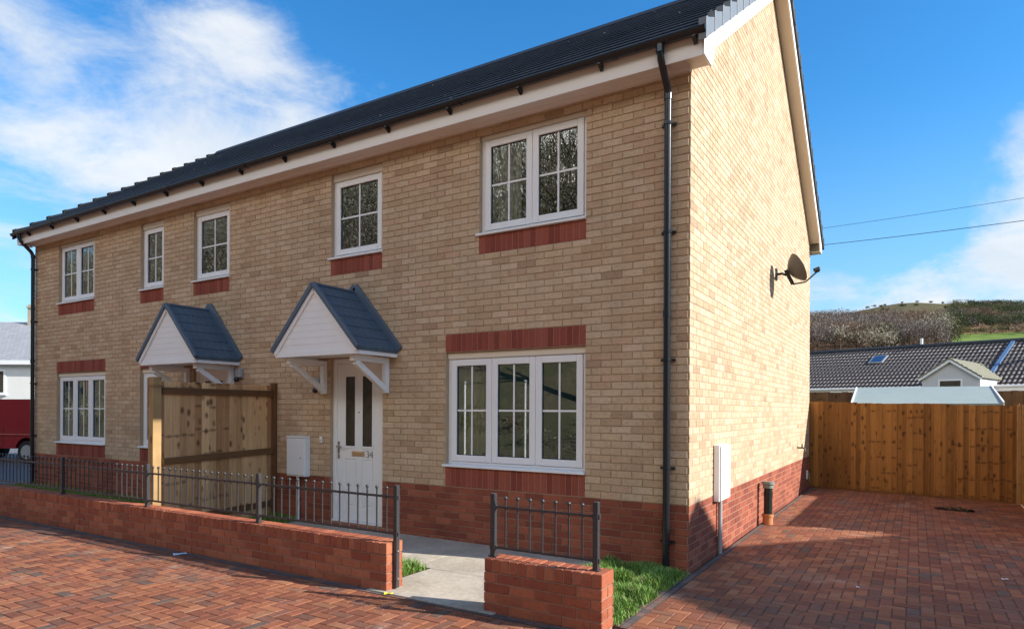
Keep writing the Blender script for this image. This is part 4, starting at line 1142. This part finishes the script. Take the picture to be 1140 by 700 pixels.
for sg in (-1, 1):
    xe = xa-.10 if sg < 0 else xb+.08; ze = zc+.0
    for k in range(7):
        f0, f1 = k/7, (k+1.12)/7
        f1 = min(f1, 1)
        A_ = (xe+(xm-xe)*f0, ze+(zt-ze)*f0); B_ = (xe+(xm-xe)*f1, ze+(zt-ze)*f1)
        g.prism([(A_[0],A_[1]+.035),(B_[0],B_[1]+.01),(B_[0],B_[1]-.05),(A_[0],A_[1]-.03)], YP-.08, yb+.3, 'y')
g.build('porch_roof', plain('mossy_tiles', (.20,.19,.13), .9, var=.3, scale=10, bump=.01), bg_)
g = MB()
for sg in (-1, 1):
    xe = xa-.10 if sg < 0 else xb+.08
    g.bar((xe, YP-.06, zc-.05), (xm, YP-.06, zt-.06), .03, .13, (0,0,1))
g.build('bargeboard', M['white'], pw)

# ------------------------------------------------------------------ background left: white house, van
hp = at(20, 401, 44.0)
wh = thing('white_house', 'white rendered house with pale slate roof beyond the left end', 'house', (hp.x, hp.y, 0), R(32))
ze = hp.z
g = MB(); g.box(-11,3.0,0,8,0,ze-.05); g.prism([(0,ze-.05),(8,ze-.05),(4,ze+2.75)], -11+.02, 2.98, 'x'); wl = g.build('wall', M['render'], wh)
g = MB(); g.prism([(-.35,ze-.12),(4,ze+2.95),(8.35,ze-.12),(8.35,ze-.02),(4,ze+3.08),(-.35,ze-.02)], -11.2, 3.2, 'x'); rr = g.build('roof', M['oldslate'], wh)
g = MB(); g.box(-11.2,3.2,-.42,-.36,ze-.30,ze-.02); g.build('fascia', M['white'], wh)
cp = Minv; pc = at(31, 346, 47)
cl = Matrix.Rotation(-R(32),4,'Z') @ (pc - hp)
g = MB(); g.box(cl.x-.45, cl.x+.45, 3.6, 4.4, ze+2.2, pc.z+.55); g.box(cl.x-.52, cl.x+.52, 3.53, 4.47, pc.z+.3, pc.z+.42); ch = g.build('chimney', M['concrete'], rr)
for dx in (-.2,.2):
    g = MB(); g.tube([(cl.x+dx,4,pc.z+.55),(cl.x+dx,4,pc.z+.95)], [.15,.11], 10); g.build('chimney_pot', M['concrete'], rr)
for wx in (-1.55, -5.2, -8.6):
    for zb in (2.55+.0, .9):
        if zb < 1 and wx > -2: continue
        g = MB(); zt2 = zb+1.65 if zb > 2 else zb+1.2
        g.box(wx-.75,wx+.75,-.05,-.003,zb,zt2); wf = g.build('window', M['white'], wh)
        g = MB(); g.box(wx-.62,wx-.06,-.06,-.052,zb+.12,zt2-.12); g.box(wx+.06,wx+.62,-.06,-.052,zb+.12,zt2-.12); g.build('pane', M['obscure'], wf)
        g = MB(); g.box(wx-.85,wx+.85,-.14,-.002,zb-.1,zb-.004); g.build('sill', M['rendergrey'], wf)
# van, parked end-on past the house: rear part of its side is in view
vpz = at(16, 500, 20.5)
def van(o, rz):
    v = thing('parked_van', 'dark red panel van parked beyond the left end of the house', 'van', o, rz)
    prof = [(-2.35,.42),(-2.38,.95),(-2.30,1.55),(-2.2,1.82),(-1.9,1.89),(.75,1.89),(1.05,1.82),(1.62,1.16),(2.25,.98),(2.4,.78),(2.42,.42)]
    def ringpt(q, y):
        ins = 0.0 if q[1] < 1.05 else (q[1]-1.05)*.13
        return (q[0], y*(1 - ins), q[1])
    # wheel arch cut-outs in the side outline
    arch = lambda cx: [(cx+.40*math.cos(a), .36+.40*math.sin(a)) for a in [R(10)+R(160)*k/10 for k in range(11)]]
    low = [(-2.35,.42)] + [(x, z) for x, z in reversed(arch(-1.45))] + [(x, z) for x, z in reversed(arch(1.5))] + [(2.42,.42)]
    side = low + [q for q in reversed(prof[1:-1])]
    g = MB(); k = len(side)
    for sg in (-.9, .9):
        g.quad(*[ringpt(q, sg) for q in side])
    for i in range(k):
        a, b2 = side[i], side[(i+1) % k]
        g.quad(ringpt(a,-.9), ringpt(b2,-.9), ringpt(b2,.9), ringpt(a,.9))
    bd = g.build('body', M['red_paint'], v, bevel=.03, seg=3)
    g = MB()
    for sg in (-1, 1): g.box(-2.2,2.2, sg*.905, sg*.925, .80, .86)
    g.build('rub_strip', M['red_paint'], v, bevel=.01)
    for sg in (-1, 1):
        g = MB()
        for x in (-.62, .48, 1.46): g.box(x-.006, x+.006, sg*.897, sg*.904, .50, 1.04)
        g.box(-.62, .48, sg*.897, sg*.904, .494, .506); g.build('panel_gap', M['blackrub'], v)
    for x in (-1.45, 1.5):
        for sg in (-1, 1):
            g = MB(); g.tube([(x, sg*.66, .33),(x, sg*.88, .33)], .33, 24); w = g.build('wheel', M['blackrub'], v, smooth=True)
            g = MB(); g.tube([(x, sg*.86, .33),(x, sg*.895, .33)], .21, 18); g.build('rim', M['grey_plastic'], w, smooth=True)
    for sg in (-1, 1):
        g = MB(); g.quad(*[ringpt((x, z), sg*.912) for x, z in ((.55,1.2),(1.42,1.2),(1.02,1.72),(.55,1.72))]); g.build('side_window', M['obscure'], v)
        g = MB(); g.box(-2.40,-2.36, sg*.66-.06, sg*.66+.06, .95, 1.35); g.build('tail_light', M['orange'], v)
        g = MB(); g.box(2.30,2.43, sg*.62-.14, sg*.62+.14, .74, .92); g.build('headlight', M['grey_plastic'], v)
    g = MB(); g.quad((1.10,-.76,1.79),(1.10,.76,1.79),(1.60,.84,1.20),(1.60,-.84,1.20)); g.build('windscreen', M['obscure'], v)
van((vpz.x, vpz.y, 0), R(200))

# ------------------------------------------------------------------ neighbour across the driveway (out of the frame, it shades the drive)
NX = 12.0; tny = SUNV.y/SUNV.x; tnz = SUNV.z/SUNV.x
ay, az_ = .32+NX*tny, .73+NX*tnz; msl = .62; hw = 4.3
nh = thing('neighbour_house', 'gable ended brick house across the driveway to the right', 'house', (NX, ay, 0))
g = MB(); g.prism([(-hw,0),(hw,0),(hw,az_-msl*hw-.15),(0,az_-.15),(-hw,az_-msl*hw-.15)], 0, 12, 'x'); g.build('wall', M['buff'], nh)
g = MB(); ee = hw+.15
g.prism([(-ee,az_-msl*ee-.12),(0,az_-.12),(ee,az_-msl*ee-.12),(ee,az_-msl*ee),(0,az_),(-ee,az_-msl*ee)], -.02, 12.2, 'x'); g.build('roof', M['tile'], nh)
for zz_ in (1.0, 3.5):
    g = MB(); g.box(-.06,-.002,-.6,.6,zz_,zz_+1.1); wf = g.build('window', M['white'], nh)
    g = MB(); g.box(-.07,-.061,-.5,.5,zz_+.1,zz_+1.0); g.build('pane', M['obscure'], wf)

# ------------------------------------------------------------------ overhead cables and their poles
def cable(u0, v0, t0, u1, v1, t1, lab, rad, sag):
    a, b_ = at(u0, v0, t0), at(u1, v1, t1); pts = []
    for k in range(25):
        f = k/24; p = a.lerp(b_, f); p.z -= sag*4*f*(1-f); pts.append(p)
    g = MB(); g.tube(pts, rad, 6); tag(g.build('overhead_cable', M['cable'], None, smooth=True), lab, 'cable', 'overhead cables'); return a, b_
a1, b1 = cable(700, 280, 44, 1330, 189, 24, 'upper thin overhead cable crossing the sky right of the gable', .009, .25)
a2, b2 = cable(700, 291, 44, 1330, 219, 24, 'lower thicker overhead cable crossing the sky right of the gable', .014, .30)
for (p, q), lab in (((a1, a2), 'timber telegraph pole behind the house holding the overhead cables'), ((b1, b2), 'timber telegraph pole right of the driveway holding the overhead cables')):
    pp = thing('telegraph_pole', lab, 'telegraph pole', (p.x, p.y, 0), group='telegraph poles')
    g = MB(); g.tube([(0,0,-.5),(0,0,p.z+.3)], [.15,.10], 10); g.build('pole_shaft', M['fence_old'], pp, smooth=True)
    g = MB(); g.box(-.5,.5,-.05,.05,p.z-.08,p.z+.02); g.build('cross_arm', M['fence_old'], pp)

# ------------------------------------------------------------------ hills
def bark_mat(name, lo, hi):
    mt, n, b = material(name)
    ri = n.new('ShaderNodeNewGeometry').outputs['Random Per Island']
    n.put(b.inputs['Base Color'], n.mix(ri, lo, hi)); b.inputs['Roughness'].default_value = .9; b.inputs['Specular IOR Level'].default_value = .05
    return mt
TM = [bark_mat('bare_grey_twigs', (.10,.085,.08), (.21,.175,.16)), bark_mat('bare_brown_twigs', (.11,.08,.06), (.20,.145,.105)),
      bark_mat('dark_evergreen_leaves', (.022,.035,.018), (.06,.075,.036)), bark_mat('pale_lichen_twigs', (.21,.20,.155), (.34,.315,.25)),
      bark_mat('olive_leaves', (.055,.062,.022), (.12,.12,.05))]
def field_mat(name):
    mt, n, b = material(name)
    p = n.coords(); x, y, z = n.sep(p)
    f = n.noise(p, .012, 5., .6); f2 = n.noise(p, .12, 5., .65)
    grass = n.mix(n.smooth(f2, .35, .65), (.10,.155,.035), (.15,.20,.05))
    brack = n.mix(n.smooth(f2, .35, .65), (.17,.095,.05), (.25,.15,.085))
    top = n.mix(n.smooth(f2, .35, .65), (.080,.075,.034), (.13,.10,.05))
    rel = n.vm('SUBTRACT', p, tuple(CAM))
    latd = n.sub(n.vm('DOT_PRODUCT', rel, tuple(RT)), n.mul(n.vm('DOT_PRODUCT', rel, tuple(AX)), .655))
    w = n.smooth(n.add(n.add(n.mul(n.noise(p, .03, 4., .6), 12.), n.mul(latd, -1.)), n.lin(z, 36, 41, 0, 60)), 0., 9.)
    c = n.mix(w, grass, brack)
    c = n.mix(n.smooth(z, 45., 62.), c, top)
    n.put(b.inputs['Base Color'], c); b.inputs['Roughness'].default_value = .95; b.inputs['Specular IOR Level'].default_value = .05
    return mt
def hill_h(th, r_):
    """height of the valley side: th is image column u, r_ depth along the camera axis"""
    k = max(0., min(1., (th-420)/380)); k = k*k*(3-2*k)
    pts = [(90,0),(130,4),(180,16),(230,23),(280,33),(340,46),(440,68),(560,93),(640,105),(760,107),(900,80)]
    h = pts[-1][1]
    for (a, ha), (b_, hb) in zip(pts, pts[1:]):
        if r_ <= b_: h = ha+(hb-ha)*max(0, (r_-a))/(b_-a); break
    sh_ = 1+.022*math.sin((th-900)/95.)-.12*max(0, min(1.5, (1010-th)/90))*max(0, min(1, (r_-340)/120))
    return k*(h*sh_+ .03*h*mnoise.noise(Vector((th*.012, r_*.012, 0))))
V = []; Fc = []; us = list(range(420, 2301, 20)); rs = list(range(90, 901, 15))
for u in us:
    for q in rs:
        p = at(u, CY, q); V.append((p.x, p.y, hill_h(u, q)-.06))
nr = len(rs)
for i in range(len(us)-1):
    for j in range(nr-1): Fc.append((i*nr+j, (i+1)*nr+j, (i+1)*nr+j+1, i*nr+j+1))
me = bpy.data.meshes.new('hill'); me.from_pydata(V, [], Fc); me.materials.append(field_mat('hill_fields')); me.polygons.foreach_set('use_smooth', [True]*len(Fc))
ho = bpy.data.objects.new('hill', me); COL.objects.link(ho); struct(ho)

class Wood:
    """many trees gathered into numpy arrays: twiggy triangles round tapered limbs"""
    def __init__(s, seed): s.r = np.random.default_rng(seed); s.V = []; s.F = []; s.mi = []; s.n = 0
    def tree(s, base, h, w, mat, leaves=220, lsz=.5, trunk=True, shape=1.):
        r = s.r; base = np.array(base)
        nl = 9
        cent = np.stack([r.normal(0, .24, nl)*w, r.normal(0, .24, nl)*w, h*(.45+.45*r.random(nl)**.8)], 1)
        k = r.integers(0, nl, leaves); sp = np.array([.17*w, .17*w, .13*h])*shape
        c = cent[k]+r.normal(0, 1, (leaves, 3))*sp
        c[:, 2] = np.clip(c[:, 2], h*.16, h*1.02)
        a = r.normal(0, 1, (leaves, 3)); a[:, 2] = np.abs(a[:, 2])+.4; a /= np.linalg.norm(a, axis=1)[:, None]
        b = r.normal(0, 1, (leaves, 3)); b -= (b*a).sum(1)[:, None]*a; b /= np.linalg.norm(b, axis=1)[:, None]
        sz = lsz*(.5+r.random(leaves))[:, None]
        P = np.stack([c-b*sz*.3, c+b*sz*.3, c+a*sz*1.6], 1)+base
        s.V.append(P.reshape(-1, 3)); s.F.append((np.arange(leaves*3)+s.n).reshape(-1, 3)); s.mi.append(np.full(leaves, mat)); s.n += leaves*3
        if trunk:
            tr = [(np.array([0,0,0]), np.array([0,0,h*.5]), .022*h, .012*h)]
            for q in cent[:6]: tr.append((np.array([0,0,h*(.2+.2*r.random())]), q, .011*h, .003*h))
            for p0, p1, r0, r1 in tr:
                d_ = p1-p0; d_ = d_/np.linalg.norm(d_); x = np.cross(d_, [.3,.8,.1]); x /= np.linalg.norm(x); y = np.cross(d_, x)
                ring = [np.cos(t)*x+np.sin(t)*y for t in (0, 2.09, 4.19)]
                vv = np.array([p0+q*r0 for q in ring]+[p1+q*r1 for q in ring])+base
                ff = []
                for i in range(3):
                    j = (i+1) % 3; ff += [(i, j, 3+j), (i, 3+j, 3+i)]
                s.V.append(vv); s.F.append(np.array(ff)+s.n); s.mi.append(np.full(6, 1)); s.n += 6
    def build(s, name):
        V = np.concatenate(s.V); Fc = np.concatenate(s.F); mi = np.concatenate(s.mi)
        me = bpy.data.meshes.new(name); me.vertices.add(len(V)); me.vertices.foreach_set('co', V.astype('f').ravel())
        me.loops.add(len(Fc)*3); me.loops.foreach_set('vertex_index', Fc.astype('i').ravel())
        me.polygons.add(len(Fc)); me.polygons.foreach_set('loop_start', np.arange(0, len(Fc)*3, 3, dtype='i')); me.polygons.foreach_set('loop_total', np.full(len(Fc), 3, 'i'))
        for mt in TM: me.materials.append(mt)
        me.polygons.foreach_set('material_index', mi.astype('i')); me.update(calc_edges=True)
        o = bpy.data.objects.new(name, me); COL.objects.link(o); return o
wd = Wood(4); r = random.Random(8)
cnt = 0
while cnt < 1550:
    u = r.uniform(760, 1460); q = r.uniform(214, 350) if u < 1062 else r.uniform(298, 470)
    if u > 1062 and q < 298: continue        # the open field on the right
    if u > 1085 and r.random() < .35 and 300 < q < 330: continue
    p = at(u, CY, q); h = r.uniform(6.5, 10.5)*(.8 if q > 300 else 1)
    big = mnoise.noise(Vector((u*.016, q*.02, 3)))
    if u > 1050 and big > -.2: mat = r.choice([2,2,4,0,2])
    else: mat = 0 if big > -.1 else 1
    if r.random() < .12: mat = r.choice([2,3,4])
    wd.tree((p.x, p.y, hill_h(u, q)-.3), h, h*.85, mat, 400, .40, cnt % 2 == 0); cnt += 1
# scrub and hedges on the open hill top and along the field edge
for k in range(150):
    u = r.uniform(960, 1500); q = r.uniform(350, 640); p = at(u, CY, q); h = r.uniform(1.2, 2.6)
    wd.tree((p.x, p.y, hill_h(u, q)-.3), h, h*1.3, r.choice([2,4,1]), 110, .6, False)
for k in range(60):
    u = 1070+k*7.3; q = 292+r.uniform(-3,3); p = at(u, CY, q); wd.tree((p.x,p.y,hill_h(u,q)-.2), r.uniform(2,4), 4, r.choice([1,4,2]), 90, .5, False)
struct(wd.build('far_woodland'), 'stuff')
# a front row one can tell apart
specs = [(935,214,8,3,'pale round bare tree at the foot of the wood nearest the gable'), (963,211,9,3,'pale spreading bare tree in front of the wood left of the flue'),
         (985,213,7,3,'small pale bare tree just left of the flue on the far slope'), (1043,216,12,3,'large grey bare tree at the right end of the bare wood beside the field'),
         (1022,222,10,0,'grey bare tree in the foot of the wood above the flue')]
for u, q, h, mat, lab in specs:
    p = at(u, CY, q); t_ = thing('bare_tree', lab, 'tree', (p.x, p.y, hill_h(u, q)-.2), group='bare trees at the edge of the far wood')
    w = Wood(int(u)); w.tree((0,0,0), h, h*1.05, mat, 520, .42, False); w.build('crown').parent = t_
    g = MB(); g.tube([(0,0,0),(.1,.05,h*.3),(0,.1,h*.7)], [.03*h,.022*h,.006*h], 7)
    for a in range(5):
        g.tube([(.05,.05,h*(.2+.09*a)),(h*.2*math.cos(a*2.4),h*.2*math.sin(a*2.4),h*(.45+.09*a)),(h*.36*math.cos(a*2.4),h*.36*math.sin(a*2.4),h*(.55+.1*a))], [.013*h,.008*h,.003*h], 5)
    g.build('trunk', TM[1], t_)

# wooded bank across the road, behind the viewer: it is what the windows mirror
def bank_h(x, y):
    d_ = -15.5-y
    if d_ <= 0: return 0
    return min(1., d_/9)*d_*.60*(1 if d_ < 50 else 50/d_) + .9*mnoise.noise(Vector((x*.09, y*.09, 5)))*min(1, d_/6)
V = []; Fc = []; xs = list(range(-150, 61, 3)); ys_ = [-13.1-3*k for k in range(24)]
for x in xs:
    for y in ys_: V.append((x, y, bank_h(x, y)-.01))
nr = len(ys_)
for i in range(len(xs)-1):
    for j in range(nr-1): Fc.append((i*nr+j, i*nr+j+1, (i+1)*nr+j+1, (i+1)*nr+j))
me = bpy.data.meshes.new('bank'); me.from_pydata(V, [], Fc)
me.materials.append(ground_mat('bank_grass', (.12,.115,.06), (.18,.145,.09), (.07,.07,.042), .25)); me.polygons.foreach_set('use_smooth', [True]*len(Fc))
bo = bpy.data.objects.new('hillside', me); COL.objects.link(bo); struct(bo)
for px_, py_ in ((-9.4,-12.6), (-6.3,-12.4), (-12.0,-12.7)):
    mp = thing('marker_post', 'slim white marker post on the far verge of the road', 'post', (px_, py_, 0), group='white marker posts across the road')
    g = MB(); g.tube([(0,0,0),(0,0,2.6)], .036, 10); g.build('post_shaft', M['white'], mp, smooth=True)
    g = MB(); g.ball((0,0,2.62), .065, 10, 6); g.build('post_cap', M['grey_plastic'], mp, smooth=True)
wd = Wood(12); r = random.Random(18)
for k in range(640):
    x = r.uniform(-125, 25); y = -20-48*r.random()**.8; h = r.uniform(6, 10)
    wd.tree((x, y, bank_h(x, y)-.2), h, h*.8, r.choice([3,4,3,0,1,3,4]), 1000 if y > -42 else 600, .10 if y > -42 else .15, True)
for k in range(120):
    x = r.uniform(-60, 20); y = r.uniform(-19, -15.6); h = r.uniform(.8, 2.2)
    wd.tree((x, y, bank_h(x, y)-.1), h, h*1.4, r.choice([4,2,3,1]), 160, .09, False)
struct(wd.build('bank_woodland'), 'stuff')
